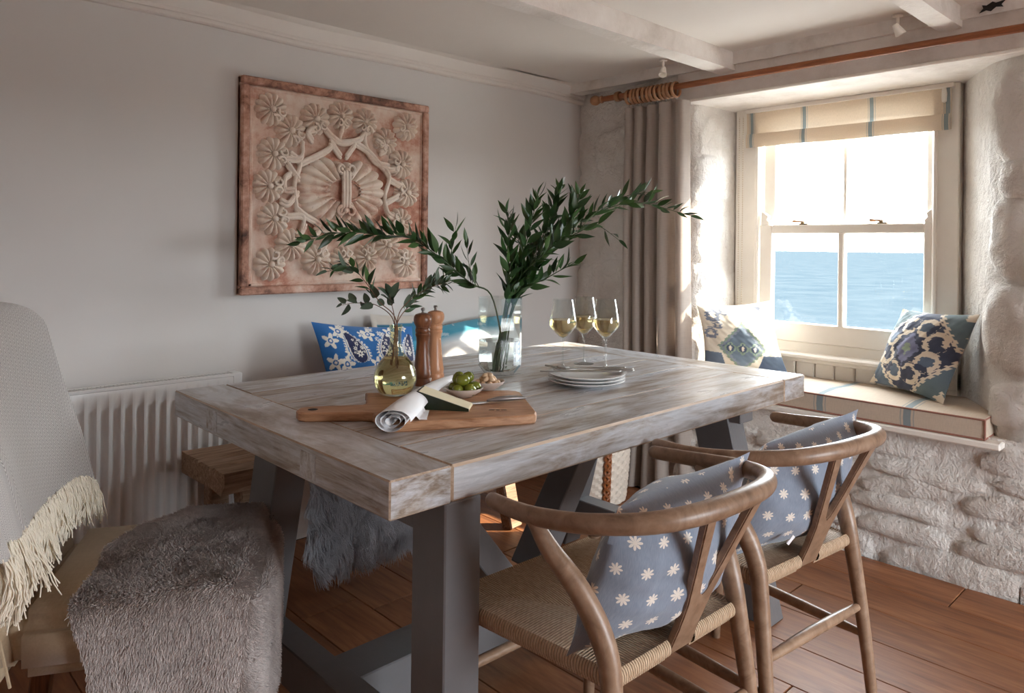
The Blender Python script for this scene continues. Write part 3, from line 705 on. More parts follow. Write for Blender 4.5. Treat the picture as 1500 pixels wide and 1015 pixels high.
# ------------------------------------------------------------------ cushions
def pillow(name, corners, thick, mat, label, n=60, m=None, pinch=.05, seed=1, wr=.006, colfn=None, cat='cushion', group=None, plump=.62, piping=None):
    BL, BR, TR, TL = [Vector(c) for c in corners]; m = m or n
    cen = (BL+BR+TR+TL)/4; nrm = (BR-BL).cross(TL-BL).normalized()
    mb = MB(); V = []; UV = []; C = []
    us = np.linspace(-1, 1, n+1); vs = np.linspace(-1, 1, m+1)
    U, W = np.meshgrid(us, vs)
    pu = U*(1-pinch*(1-W**2)*np.abs(U)**3*1.0)*(1+.02*nz1(U*2, W*2, seed)*0); pv = W*(1-pinch*(1-U**2)*np.abs(W)**3)
    base = np.clip((1-np.abs(U)**2.6)*(1-np.abs(W)**2.6), 0, 1)**plump*np.clip(.35+.65*(1-.5*(U**2+W**2)), 0, 1)
    edgefade = np.clip((1-np.abs(U))*6, 0, 1)*np.clip((1-np.abs(W))*6, 0, 1)
    ids = {}; UVS = {}; lu = (BR-BL).length; lv = (TL-BL).length
    for side in (1, -1):
        wrk = wr*nz1(U*3.2, W*3.2, seed+(7 if side < 0 else 0), 1.3)+.6*wr*nz1(U*2+W*6, W*2-U*5, seed+3, 1.1)
        corner = -.012*np.exp(-((np.abs(U)-1)**2+(np.abs(W)-1)**2)*18)
        T = side*(thick/2*base)+wrk*edgefade+corner*0
        su = np.cumsum(np.c_[np.zeros(m+1), np.hypot(np.diff(pu, axis=1)*lu/2, np.diff(T, axis=1))], axis=1); su = (su-su[:, n//2:n//2+1])/lu+.5
        sv = np.cumsum(np.r_[np.zeros((1, n+1)), np.hypot(np.diff(pv, axis=0)*lv/2, np.diff(T, axis=0))], axis=0); sv = (sv-sv[m//2:m//2+1])/lv+.5
        UVS[side] = (su, sv)
        for j in range(m+1):
            for i in range(n+1):
                e = i in (0, n) or j in (0, m)
                if e and side < 0: ids[(side, j, i)] = ids[(1, j, i)]; continue
                a = (pu[j, i]+1)/2; b = (pv[j, i]+1)/2
                p = BL*(1-a)*(1-b)+BR*a*(1-b)+TR*a*b+TL*(1-a)*b+nrm*float(T[j, i])
                ids[(side, j, i)] = len(V); V.append(p-cen); C.append((us[i], vs[j]))
    fs = []; uv = []
    for side in (1, -1):
        for j in range(m):
            for i in range(n):
                q = [(j, i), (j, i+1), (j+1, i+1), (j+1, i)]
                if side < 0: q = q[::-1]
                fs.append(tuple(ids[(side, a, b)] for a, b in q)); uv.append([(UVS[side][0][a, b], UVS[side][1][a, b]) for a, b in q])
    mb.add(V, fs, 0, uv); me = mb.mesh(name, mat, True, 60, False)
    if colfn: setcol(me, colfn(np.array(C)))
    t = put(name, me, None, cen, label=label, category=cat)
    if group: t['group'] = group
    if piping:
        ring = [V[ids[(1, 0, i)]] for i in range(n+1)]+[V[ids[(1, j, n)]] for j in range(1, m+1)]+[V[ids[(1, m, i)]] for i in range(n-1, -1, -1)]+[V[ids[(1, j, 0)]] for j in range(m-1, 0, -1)]
        put('piping', MB().tube(ring[::3]+[ring[0]], .0028, 6).mesh('piping', piping), t)
    return t
def print_mat(name, rough=.9, sc=260):
    g = G(name); a = g.n('Attribute', attribute_name='print'); fa = g.noise(g.obj(uv=True, sc=(sc, sc*.08, 1)), 1, 2); fb = g.noise(g.obj(uv=True, sc=(sc*.08, sc, 1)), 1, 2)
    f = g.M('MULTIPLY', g.M('ADD', fa, fb), .5); g.bump(f, .2, .002)
    return g.fin(g.mix(g.M('MULTIPLY', g.rng(f, .3, .7), .35), a.outputs['Color'], tuple((.0, .0, .0, 1)), 'MIX') if 0 else a.outputs['Color'], rough, Sheen_Weight=.2)
PM = print_mat('printed_cotton')
def star_mat():
    g = G('star_cotton'); uv = g.sep(g.obj(uv=True)); x = g.M('MULTIPLY', uv[0], 7.6); y = g.M('MULTIPLY', uv[1], 5.6)
    row = g.M('FLOOR', y); x2 = g.M('ADD', x, g.M('MULTIPLY', g.M('MODULO', row, 2.), .5))
    cx = g.M('SUBTRACT', g.M('FRACT', x2), .5); cy = g.M('SUBTRACT', g.M('FRACT', y), .5)
    wn = g.n('TexWhiteNoise', noise_dimensions='2D'); v = g.n('CombineXYZ'); g.set(v.inputs[0], g.M('FLOOR', x2)); g.set(v.inputs[1], row); g.set(wn.inputs['Vector'], v.outputs[0])
    big = g.rng(wn.outputs['Value'], 0, 1, .19, .26)
    r = g.M('SQRT', g.M('ADD', g.M('MULTIPLY', cx, cx), g.M('MULTIPLY', cy, cy))); th = g.M('ARCTAN2', cy, cx)
    pet = g.M('ABSOLUTE', g.M('COSINE', g.M('MULTIPLY', th, 4.)))
    lim = g.M('MULTIPLY', big, g.M('ADD', .38, g.M('MULTIPLY', .62, pet))); ins = g.M('LESS_THAN', r, lim)
    gap = g.M('GREATER_THAN', g.M('ADD', pet, g.M('MULTIPLY', g.M('LESS_THAN', r, .07), 1.)), .16); k = g.M('MULTIPLY', ins, gap)
    fa = g.noise(g.obj(uv=True, sc=(260, 20, 1)), 1, 2); g.bump(fa, .15, .002)
    base = g.mix(g.rng(fa, .3, .7), S(138, 148, 164), S(122, 133, 150))
    return g.fin(g.mix(g.M('MULTIPLY', k, .92), base, S(232, 222, 210)), .85, Sheen_Weight=.25)
SM = star_mat()
c1 = pillow('star_cushion', [(.955, .855, .462), (1.385, .84, .452), (1.425, .765, .750), (.995, .775, .735)], .19, SM, 'blue grey cushion with white snowflake stars on the chair nearest the camera', 60, 46, .03, 4, .010, group='snowflake star cushions on the wishbone chairs')
c2 = pillow('star_cushion', [(1.515, .875, .462), (1.93, .83, .452), (1.995, .765, .755), (1.545, .795, .738)], .18, SM, 'blue grey cushion with white snowflake stars on the chair closer to the window', 60, 46, .03, 14, .010, group='snowflake star cushions on the wishbone chairs')
for c, q in ((c1, 1), (c2, 2)):
    put('care_label', MB().box(-.006, .006, -.0006, .0006, -.012, .012).mesh('label', MT['white_cloth'], False), c, (-.14 if q == 2 else .21, -.055 if q == 2 else -.01, -.085), (.4, .6, 0))

def L3(*a): return np.array(S(*a)[:3])
def paint(n, base):
    c = np.ones((n, 4)); c[:, :3] = base; return c
def lay(c, mask, col): c[mask, :3] = col
def ikat(UV, rot=0., sc=1., pal=0):
    u = UV[:, 0]*sc; v = UV[:, 1]*sc
    a = math.radians(rot); u, v = u*math.cos(a)-v*math.sin(a), u*math.sin(a)+v*math.cos(a)
    q = .03; uu = np.round(u/q)*q; vv = np.round(v/q)*q*1.0
    n = len(u); teal = L3(106, 124, 128); navy = L3(62, 70, 92); cream = L3(226, 214, 196); peri = L3(124, 130, 164); sage = L3(150, 170, 152); slate = L3(92, 108, 128)
    mixn = np.clip(.5+.7*nz1(u*2.2, v*2.2, 3), 0, 1)[:, None]
    c = np.ones((n, 4)); c[:, :3] = teal*mixn+slate*(1-mixn)
    zig = .022*np.sign(np.sin(vv*60))
    d = np.abs(u)*1.0+np.abs(v)*.9+zig*1.0
    lay(c, d < .98, cream); lay(c, d < .90, navy)
    # cream hooks round the centre
    th = np.arctan2(v, u); r = np.hypot(u, v)
    for k in range(8):
        a0 = k*PI/4+PI/8; cx, cy = .50*math.cos(a0)*(.95 if k % 2 else 1.0), .50*math.sin(a0)*(1.0)
        dx, dy = u-cx, v-cy; e = np.hypot(dx, dy)+zig*.6; an = np.arctan2(dy, dx)-a0
        lay(c, (e < .205) & (d < .9), cream); lay(c, (e < .115), navy if k % 2 == 0 else slate)
        lay(c, (np.abs(np.sin(an/2-.8)) > .93) & (e < .2) & (e > .1), navy)
    dd = np.abs(u)*1.25+np.abs(v)*.95+zig
    lay(c, dd < .40, navy); lay(c, dd < .31, peri); lay(c, dd < .12, sage)
    for sx, sy in ((.78, .78), (-.78, .78), (.78, -.78), (-.78, -.78), (.95, .35), (-.95, -.35)):
        e = np.abs(u-sx)+np.abs(v-sy)+zig; lay(c, e < .13, cream); 
    return c
def ikat2(UV):
    u, v = UV[:, 0], UV[:, 1]; a = math.radians(6); u, v = u*math.cos(a)-v*math.sin(a), u*math.sin(a)+v*math.cos(a)
    n = len(u); slate = L3(112, 128, 146); navy = L3(70, 84, 108); cream = L3(230, 220, 202); sage = L3(138, 158, 140); grey = L3(132, 140, 156)
    c = paint(n, cream); zig = .02*np.sign(np.sin(np.round(v/.03)*.03*60))
    mixn = np.clip(.5+.8*nz1(u*2, v*2.5, 5), 0, 1)[:, None]
    # cream field with slate blots
    for cx, cy, r in ((-.72, .62, .2), (.72, .66, .2), (-.78, .1, .17), (.8, .14, .18), (-.42, .78, .15), (.42, .8, .16), (-.6, .36, .11), (.62, .38, .11)):
        e = np.hypot((u-cx), (v-cy))+zig; lay(c, e < r, grey); lay(c, e < r*.45, cream)
    d = np.abs(u)*1.15+np.abs(v+.25)*.95+zig
    lay(c, d < .70, sage); lay(c, d < .62, grey); w = d < .55; c[w, :3] = (slate*mixn+navy*(1-mixn)*.9+sage*.1)[w]
    for cx in (-.3, 0, .3):
        e = np.abs(u-cx)+np.abs(v+.28)*.9+zig*.7; lay(c, e < .17, sage); lay(c, e < .12, navy); lay(c, e < .055, cream)
    w = (v < -.45) & (np.abs(u) > .35+.3*(v+1)) & (d > .72); c[w, :3] = (navy*mixn+slate*(1-mixn))[w]
    return c
pillow('ikat_cushion', [(3.285, 1.215, .603), (3.085, .875, .592), (3.165, .775, .935), (3.315, 1.095, .925)], .15, PM, 'blue and cream ikat cushion leaning in the right corner of the window seat', 170, 170, .07, 21, .008, lambda UV: ikat(UV, 0, .84), group=None)
pillow('ikat_cushion', [(3.0, 1.845, .598), (3.235, 1.555, .600), (3.285, 1.668, .925), (2.975, 1.872, .905)], .14, PM, 'pale sage ikat cushion in the left corner of the window seat', 150, 150, .08, 31, .008, ikat2)
def paisley(UV):
    u = UV[:, 0]*1.18; v = UV[:, 1]*1.0; n = len(u); blue = L3(36, 104, 170); navy = L3(34, 42, 84); cream = L3(234, 230, 220)
    c = paint(n, blue)
    def flower(cx, cy, r, k=8, col=cream, core=blue):
        x, y = u-cx, v-cy; e = np.hypot(x, y); a = np.arctan2(y, x); lay(c, e < r*(.72+.28*np.cos(a*k)), col); lay(c, e < r*.32, core); lay(c, e < r*.16, col)
    def pais(cx, cy, r, sx):
        x, y = (u-cx)*sx, v-cy; k = np.clip((y+r)/(2.4*r), 0, 1); xx = x-.55*r*k**2*1.2; w = r*np.sqrt(np.clip(1-((y-.25*r)/(1.35*r))**2, 0, 1))*(1-.55*k)
        q = np.abs(xx)/np.maximum(w, 1e-4); a = np.arctan2(y, xx)
        ins = (w > .01)
        lay(c, ins & (q < 1.35+.12*np.sign(np.sin(a*26))), cream); lay(c, ins & (q < 1.12), blue); lay(c, ins & (q < 1.0), cream); lay(c, ins & (q < .86), navy)
        w_ = ins & (q < .8)
        for (dx, dy, rr) in ((0, -.35, .34), (.3, .1, .2), (-.3, .15, .2), (.1, .5, .2), (.32, .85, .14), (-.1, .8, .12), (.42, -.25, .14), (-.45, -.2, .13)):
            e = np.hypot(x-dx*r, y-dy*r); an = np.arctan2(y-dy*r, x-dx*r); lay(c, w_ & (e < rr*r*(.75+.25*np.cos(an*7))), cream); lay(c, w_ & (e < rr*r*.25), navy)
    def round_(cx, cy, r):
        x, y = u-cx, v-cy; e = np.hypot(x, y); a = np.arctan2(y, x)
        lay(c, (e < r*(1.+.06*np.sign(np.sin(a*30)))), cream); lay(c, e < r*.86, blue); lay(c, e < r*.78, cream); lay(c, e < r*.66, navy)
        lay(c, e < r*.5*(.75+.25*np.cos(a*8)), cream); lay(c, e < r*.2, navy)
    rr = np.random.default_rng(4)
    for k in range(60): flower(rr.uniform(-1.15, 1.15), rr.uniform(-1, 1), rr.uniform(.05, .1), int(rr.integers(5, 8)))
    for cx in (-.42, .22, .86): pais(cx, .42, .24, -1 if cx < 0 else 1)
    for cx in (-.72, .55, 1.05): round_(cx, -.28, .26)
    round_(-.08, -.55, .36)
    for cx, cy in ((-.95, .62), (-.98, .2), (-.72, .82), (.5, .82), (.55, .1), (-.1, .1), (-.75, .15), (-.1, .75)): flower(cx, cy, .17, 5)
    return c
pillow('paisley_cushion', [(1.43, 2.44, .468), (1.84, 2.43, .468), (1.872, 2.585, .822), (1.395, 2.585, .872)], .15, PM, 'blue cushion with white paisley print on the bench against the wall', 190, 150, .06, 41, .007, paisley)
def teal1(UV):
    u, v = UV[:, 0], UV[:, 1]; c = paint(len(u), L3(44, 112, 142)); lay(c, (u < -.86), L3(206, 196, 184)); lay(c, (v > .82+.05*u), L3(200, 192, 182)); lay(c, np.abs(v-.35+.05*nz1(u*3, v, 2)) < .1, L3(70, 150, 176)); return c
pillow('teal_cushion', [(1.70, 2.575, .468), (2.02, 2.575, .468), (2.0, 2.63, .865), (1.69, 2.63, .882)], .1, PM, 'dark teal cushion with pale edge behind the paisley cushion', 60, 60, .05, 45, .006, teal1)
def teal2(UV):
    u, v = UV[:, 0], UV[:, 1]; n = len(u); w = L3(238, 240, 240); t = L3(66, 150, 176); l = L3(160, 206, 218); q = v+.07*nz1(u*3, v*3, 8)
    c = paint(n, w); f = np.clip((q-.55)/.25, 0, 1)[:, None]; c[:, :3] = w*(1-f)+t*f
    f = np.clip(1-np.abs(q+.05)/.22, 0, 1)[:, None]*.75; c[:, :3] = c[:, :3]*(1-f)+l*f
    sp = nz1(u*14, v*14, 9) > .75; c[sp, :3] = c[sp, :3]*.6+w*.4; return c
pillow('watercolour_cushion', [(2.0, 2.43, .468), (2.46, 2.42, .468), (2.47, 2.60, .835), (1.985, 2.60, .80)], .17, PM, 'white cushion with turquoise watercolour bands on the bench by the corner', 110, 100, -.05, 47, .008, teal2)
# window seat pad
pad_m = stripe_mat('seat_pad_linen', S(204, 188, 170), S(116, 138, 148), [.18, .515, .79], .011, 0, .019, 0)
sp = thing('seat_pad', 'striped linen box cushion with red brown piping along the window seat', 'seat cushion', (3.14, 1.31, .514))
def padf():
    mb = MB(); x0, x1, y0, y1, h = -.195, .195, -.605, .58, .072
    prof = [(0, 0), (0, .003), (-.006, h*.5), (0, h-.003), (0, h)]
    nl = 40
    def yy(u): return y1+(y0-y1)*u
    rows = [(x0+dx, z) for dx, z in prof]+[(x0+.03, h+.004), (x0+.13, h+.007), (x0+.25, h+.005), (x1-.01, h), (x1, h-.01), (x1, 0)]
    P = []; 
    for x, z in rows:
        for i in range(nl+1):
            u = i/nl; P.append((x, yy(u), z+.0025*math.sin(u*19+x*20)*(z > .05)))
    W = nl+1; fs = []; uv = []
    for j in range(len(rows)-1):
        for i in range(nl):
            q = (j*W+i, j*W+i+1, (j+1)*W+i+1, (j+1)*W+i); fs.append(q); uv.append([((k % W)/nl, (k//W)*.1) for k in q])
    for e in (0, nl): fs.append(tuple(j*W+e for j in range(len(rows)))); uv.append([(.05, .1*j) for j in range(len(rows))])
    mb.add(P, fs, 0, uv); return mb.mesh('pad', pad_m, True, 40)
put('pad', padf(), sp)
for z in (.003, .071):
    put('piping', MB().tube([(.19, .58, z), (-.195, .58, z), (-.196, -.605, z), (.19, -.605, z)], .0035, 8).mesh('piping', MT['piping']), sp)
put('piping', MB().tube([(-.196, -.606, .003), (-.2, -.607, .036), (-.196, -.606, .071)], .0035, 8).mesh('piping', MT['piping']), sp)

# ------------------------------------------------------------------ carved panel
def art_mats():
    g = G('terracotta_limewash'); v = g.obj(); f = g.noise(v, 4.5, 7, .65, .5); f2 = g.noise(v, 26, 5, .65); f3 = g.noise(v, 70, 3)
    g.bump(g.M('ADD', f2, g.M('MULTIPLY', f3, .5)), .35, .004)
    a = g.ramp(g.M('ADD', g.M('MULTIPLY', f, .72), g.M('MULTIPLY', f2, .28)), [(.33, S(176, 122, 102)), (.41, S(208, 174, 156)), (.48, S(226, 208, 192)), (.64, S(234, 222, 210))])
    a = g.mix(g.rng(f3, .66, .8), a, S(120, 92, 78)); body = g.fin(a, .85)
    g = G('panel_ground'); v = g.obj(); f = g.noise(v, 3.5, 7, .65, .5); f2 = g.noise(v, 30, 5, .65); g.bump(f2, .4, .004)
    gnd = g.fin(g.ramp(g.M('ADD', g.M('MULTIPLY', f, .75), g.M('MULTIPLY', f2, .25)), [(.36, S(150, 96, 78)), (.43, S(190, 138, 118)), (.5, S(214, 182, 164)), (.6, S(226, 208, 194))]), .85)  # reddish base, set darker than the raised carving to paint in crevice shade
    g = G('carved_panel_rim'); v = g.obj(); f = g.noise(v, 6, 7, .65, .6); f2 = g.noise(v, 40, 5, .65); g.bump(f2, .4, .004)
    rim = g.fin(g.ramp(g.M('ADD', g.M('MULTIPLY', f, .75), g.M('MULTIPLY', f2, .25)), [(.34, S(66, 50, 44)), (.43, S(124, 88, 74)), (.50, S(176, 130, 110)), (.58, S(206, 166, 148)), (.68, S(222, 200, 186))]), .8)
    return body, rim, gnd
AB, AR, AGD = art_mats()
art = thing('carved_panel', 'square carved terracotta and white floral relief panel hung on the wall', 'wall art', (1.14, WL, .98))
AW, AH = .858, .815; YF = -.026
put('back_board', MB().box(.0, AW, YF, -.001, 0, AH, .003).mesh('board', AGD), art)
fw = .03
for q in ((0, AW, 0, fw), (0, AW, AH-fw, AH), (0, fw, fw, AH-fw), (AW-fw, AW, fw, AH-fw)):
    put('rim', MB().box(q[0], q[1], -.045, -.002, q[2], q[3], .005).mesh('rim', AR), art)
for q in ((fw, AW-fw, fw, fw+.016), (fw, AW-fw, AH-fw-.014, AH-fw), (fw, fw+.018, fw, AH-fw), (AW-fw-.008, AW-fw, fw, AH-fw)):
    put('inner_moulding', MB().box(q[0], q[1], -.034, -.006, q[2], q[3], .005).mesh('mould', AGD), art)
def rosette_me():
    mb = MB(); R0 = .067; Hh = .028; nt, nr = 96, 9; P = []; fs = []; np_ = 13
    for j in range(nr+1):
        q = j/nr
        for i in range(nt):
            a = 2*PI*i/nt; lob = abs(math.cos(a*np_/2)); R = R0*(.84+.16*lob**.6); r = R*q
            h = Hh*math.sqrt(max(0, 1-q**5))*(.22+.78*lob**.5*min(1, q*2.2)+.3*(1-min(1, q*2.2)))
            P.append((r*math.cos(a), -h if j < nr else .004, r*math.sin(a)))
    for j in range(nr):
        for i in range(nt): fs.append((j*nt+i, j*nt+(i+1) % nt, (j+1)*nt+(i+1) % nt, (j+1)*nt+i))
    mb.add(P, fs); mb.sphere((0, -.025, 0), .012, 12, 8)
    for sg in (-1, 1):   # paired scrolls at the foot of the flower
        pts = []
        for k in range(22):
            t = k/21; a = PI*.5+t*4.6; r = .019*(1-t*.75); pts.append((sg*(.018+r*math.cos(a)*1.), -.030-.004*t, -.036+r*math.sin(a)-.0))
        mb.tube(pts, [.0058*(1-.4*k/21) for k in range(22)], 7)
    return mb.mesh('rosette', AB, True, 50)
rosme = rosette_me()
ROS = [(0.116, 0.703, -.8), (0.196, 0.63, -.75), (0.3, 0.688, -.3), (0.413, 0.716, 0), (0.529, 0.704, .3), (0.63, 0.634, .7), (0.736, 0.71, .8), (0.125, 0.535, -1.3), (0.108, 0.411, -1.57), (0.13, 0.287, -1.9), (0.201, 0.188, -2.4), (0.116, 0.114, -2.4), (0.31, 0.132, -2.8), (0.431, 0.125, 3.14), (0.539, 0.136, 2.8), (0.713, 0.543, 1.3), (0.744, 0.42, 1.57), (0.738, 0.112, 2.4), (0.71, .29, 1.9), (.645, .19, 2.4)]
for k, (x, z, a) in enumerate(ROS):
    o = put('rosette', rosme, art, (x, YF, z), (0, a, 0)); q = .92 if k in (3, 4, 5, 13, 14) else 1.; o.scale = (q, 1, q)
def medallion():
    mb = MB(); cx, cz = .424, .41; nt, nr = 240, 14; P = []; fs = []; npet = 22
    for j in range(nr+1):
        q = .34+.66*j/nr
        for i in range(nt):
            a = 2*PI*i/nt; lob = abs(math.cos(a*npet/2)); side = abs(math.cos(a))
            R = (.172+.018*side)*(.90+.10*lob**.6)*(1-.18*math.exp(-((abs(math.sin(a))-1)/.08)**2))
            r = R*q; h = .038*math.sqrt(max(0, 1-((q-.30)/.70)**4))*(.40+.60*lob**.6)
            P.append((cx+r*math.cos(a)*1.10, -h if j < nr else .003, cz+r*math.sin(a)*.86))
    for j in range(nr):
        for i in range(nt): fs.append((j*nt+i, j*nt+(i+1) % nt, (j+1)*nt+(i+1) % nt, (j+1)*nt+i))
    mb.add(P, fs); return mb.mesh('medallion', AB, True, 50)
put('medallion', medallion(), art, (0, YF, 0))
mb = MB()
def leaf_out(n=30): return [(.424+.088*math.cos(t)*(1-.0*abs(math.sin(t))), .41+.045*math.sin(t)*abs(math.sin(t))**.4) for t in np.linspace(0, 2*PI, n)]
lo = leaf_out(36)
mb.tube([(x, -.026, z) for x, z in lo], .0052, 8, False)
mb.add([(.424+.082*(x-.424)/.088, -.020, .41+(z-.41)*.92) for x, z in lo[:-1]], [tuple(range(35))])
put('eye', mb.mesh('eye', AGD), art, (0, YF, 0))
mb = MB()
for dx in (-.014, 0, .014): mb.tube([(.424+dx, -.042, .345), (.424+dx, -.044, .41), (.424+dx, -.042, .485)], .0075, 10, round_cap=True)
for sx in (-1, 1):
    for zc, sg in ((.50, 1), (.325, -1)):
        mb.tube([(.424+sx*(.02+(.022*(1-t*.6))*math.cos(-PI/2*sg*1+sg*sx*0+sg*t*4.4)), -.041, zc+.022*(1-t*.6)*math.sin(-PI/2*sg+sg*t*4.4)) for t in np.linspace(0, 1, 20)], [.008*(1-.4*t) for t in np.linspace(0, 1, 20)], 8)
mb.sphere((.424, -.034, .33), .013)
put('clasp', mb.mesh('clasp', AB), art, (0, YF, 0))
VN = [[(0.217, 0.328), (0.205, 0.424), (0.231, 0.503), (0.189, 0.538)], [(0.231, 0.503), (0.338, 0.562), (0.382, 0.606)], [(0.168, 0.517), (0.23, 0.527), (0.24, 0.582)], [(0.337, 0.651), (0.37, 0.62), (0.416, 0.605), (0.486, 0.622), (0.533, 0.663)], [(0.462, 0.614), (0.534, 0.58), (0.621, 0.514), (0.685, 0.519)], [(0.521, 0.662), (0.522, 0.6), (0.571, 0.542), (0.634, 0.526)], [(0.621, 0.514), (0.641, 0.473), (0.623, 0.397), (0.636, 0.324), (0.688, 0.304)], [(0.641, 0.473), (0.699, 0.445)], [(0.623, 0.366), (0.686, 0.401)], [(0.217, 0.328), (0.254, 0.3), (0.319, 0.263), (0.287, 0.213)], [(0.181, 0.298), (0.243, 0.295), (0.234, 0.222)], [(0.221, 0.386), (0.18, 0.346), (0.155, 0.354)], [(0.406, 0.55), (0.36, 0.60)], [(0.436, 0.55), (0.469, 0.60)], [(0.415, 0.66), (0.399, 0.628)], [(0.363, 0.264), (0.342, 0.194), (0.32, 0.164)], [(0.42, 0.265), (0.432, 0.194)], [(0.526, 0.278), (0.575, 0.258), (0.563, 0.174)], [(0.179, 0.499), (0.221, 0.444)], [(0.254, 0.261), (0.223, 0.212)], [(.3, .26), (.4, .235), (.5, .24), (.6, .28)], [(.61, .3), (.66, .26), (.63, .21)], [(.28, .6), (.26, .63), (.3, .65)], [(.6, .58), (.62, .6), (.58, .63)], [(.19, .46), (.165, .44), (.17, .40), (.2, .40)]]
for v in VN:
    p = cr([(x, -.018-.006*(i % 2), z) for i, (x, z) in enumerate(v)], max(10, len(v)*6)); put('vine', MB().tube([(x, y-.003, z+.0062) for x, y, z in p], .0085, 8, round_cap=True).tube([(x, y, z-.0062) for x, y, z in p], .0085, 8, round_cap=True).mesh('vine', AB), art, (0, YF, 0))

# ------------------------------------------------------------------ radiator
rd = thing('radiator', 'white ribbed panel radiator on the wall behind the upholstered chair', 'radiator', (.45, WL, 0))
RX0, RX1, RZ0, RZ1 = -.85, .685, .10, .70
def radf():
    mb = MB(); xs = []; x = RX0+.03; pit = .0355
    while x < RX1-.03:
        for t, d in ((0, 0), (.28, 0), (.42, .010), (.86, .010), (1.0, 0)): xs.append((x+t*pit, d))
        x += pit
    zs = [(RZ0, 0), (RZ0+.035, 0), (RZ0+.055, 1), (RZ1-.075, 1), (RZ1-.055, 0), (RZ1-.012, 0), (RZ1, -.5)]
    P = [(x, -.078+d*k if k >= 0 else -.074, z) for z, k in zs for x, d in xs]; W = len(xs)
    mb.add(P, [(j*W+i, j*W+i+1, (j+1)*W+i+1, (j+1)*W+i) for j in range(len(zs)-1) for i in range(W-1)]); return mb.mesh('panel', MT['rad'], True, 50, False)
put('front_panel', radf(), rd)
put('back_panel', MB().box(RX0, RX1, -.028, -.02, RZ0, RZ1-.01, .002).mesh('panel', MT['rad']), rd)
put('side_panel', MB().box(RX1-.036, RX1, -.079, -.018, RZ0+.01, RZ1+.004, .004).mesh('panel', MT['rad']), rd)
put('side_panel', MB().box(RX0, RX0+.036, -.079, -.018, RZ0+.01, RZ1+.004, .004).mesh('panel', MT['rad']), rd)
gm = MB().box(RX0+.03, RX1-.03, -.079, -.068, RZ1-.008, RZ1+.003, .002).box(RX0+.03, RX1-.03, -.028, -.018, RZ1-.008, RZ1+.003, .002)
put('grille_frame', gm.mesh('grille', MT['rad']), rd)
sl = MB().box(-.0022, .0022, -.022, .022, -.006, .002).mesh('slat', MT['rad'], False)
x = RX0+.04
while x < RX1-.034:
    put('slat', sl, rd, (x, -.048, RZ1), .35); x += .0125
put('grille_floor', MB().box(RX0+.03, RX1-.03, -.07, -.026, RZ1-.03, RZ1-.028).mesh('inner', plain('radiator_inside', S(110, 106, 104), .6), False), rd)

# ------------------------------------------------------------------ bench
bn = thing('bench', 'rustic thick plank bench between table and radiator wall', 'bench', (1.59, 2.40, 0))
def slab():
    n = 60; prof = [(-.175, .004), (-.172, -.03), (-.168, -.066), (-.06, -.07), (.06, -.07), (.17, -.066), (.174, -.03), (.172, 0), (.115, .003), (.045, .0), (.03, -.008), (.016, .0), (-.05, .001), (-.072, -.011), (-.088, -.0), (-.14, .002)]
    k = len(prof); vs = []
    for i in range(n+1):
        x = -.675+1.35*i/n
        for j, (y, z) in enumerate(prof): vs.append((x+(.006*math.sin(j*2.3) if i in (0, n) else 0), y+.004*math.sin(x*9+j), z+.0025*math.sin(x*14+j*1.7)+(.003*math.sin(x*40+j*9) if z < -.005 and z > -.02 else 0)))
    mb = MB().add(vs, [(a*k+c, a*k+(c+1) % k, (a+1)*k+(c+1) % k, (a+1)*k+c) for a in range(n) for c in range(k)]+[tuple(range(k)), tuple(n*k+c for c in range(k))])
    return mb.mesh('seat_plank', MT['bench'], True, 30)
put('seat_plank', slab(), bn, (0, 0, .463))
for sx in (-1, 1):
    for sy in (-1, 1): put('leg', MB().beam((sx*(.53 if sx > 0 else .575), sy*(.145 if sy > 0 else .205)*(.95), 0), (sx*(.50 if sx > 0 else .58), sy*.12, .398), .062, .066, .006, (0, 1, 0)).mesh('leg', MT['bench']), bn)
    put('cross_bar', MB().box(sx*.53-.02, sx*.53+.02, -.13, .13, .33, .395, .004).mesh('bar', MT['bench']), bn)

# sheepskin over the bench front
fs_ = thing('sheepskin', 'shaggy grey sheepskin hanging over the bench edge under the table', 'sheepskin', (1.365, 2.22, .465))
def flf(u, w):
    hw = .215*(1-.25*max(0, w-.75)*2)+.012*math.sin(w*9); x = (u-.5)*2*hw+.02*w
    L = w*.63
    if L < .2: return (x, .19-L, .012+.003*math.sin(x*40))
    if L < .23: a = (L-.2)/.03*PI/2; return (x, -.010-.022*math.sin(a), .012-.022*(1-math.cos(a)))
    return (x, -.034-.012*math.sin((L-.23)*7)-.02*abs(u-.5), .012-.022-(L-.23)*.9)
fm = MB().grid(flf, 24, 40).mesh('hide', MT['fleece'], recalc=False); put('hide', fm, fs_)
def strands(fn, N, length, nseg, lift, grav, clump_f, clump_a, jitter, seed, region=None, dirn=None):
    r = np.random.default_rng(seed); uv = r.uniform(0, 1, (N, 2)); e = 1e-3
    if region: uv = region(uv)
    P = np.array([fn(a, b) for a, b in uv]); Pu = np.array([fn(min(a+e, 1), b) for a, b in uv])-np.array([fn(max(a-e, 0), b) for a, b in uv]); Pv = np.array([fn(a, min(b+e, 1)) for a, b in uv])-np.array([fn(a, max(b-e, 0)) for a, b in uv])
    nn = np.cross(Pu, Pv); nn /= np.linalg.norm(nn, axis=1)[:, None]+1e-12; tv = Pv/(np.linalg.norm(Pv, axis=1)[:, None]+1e-12)
    return P, nn, tv, uv, r
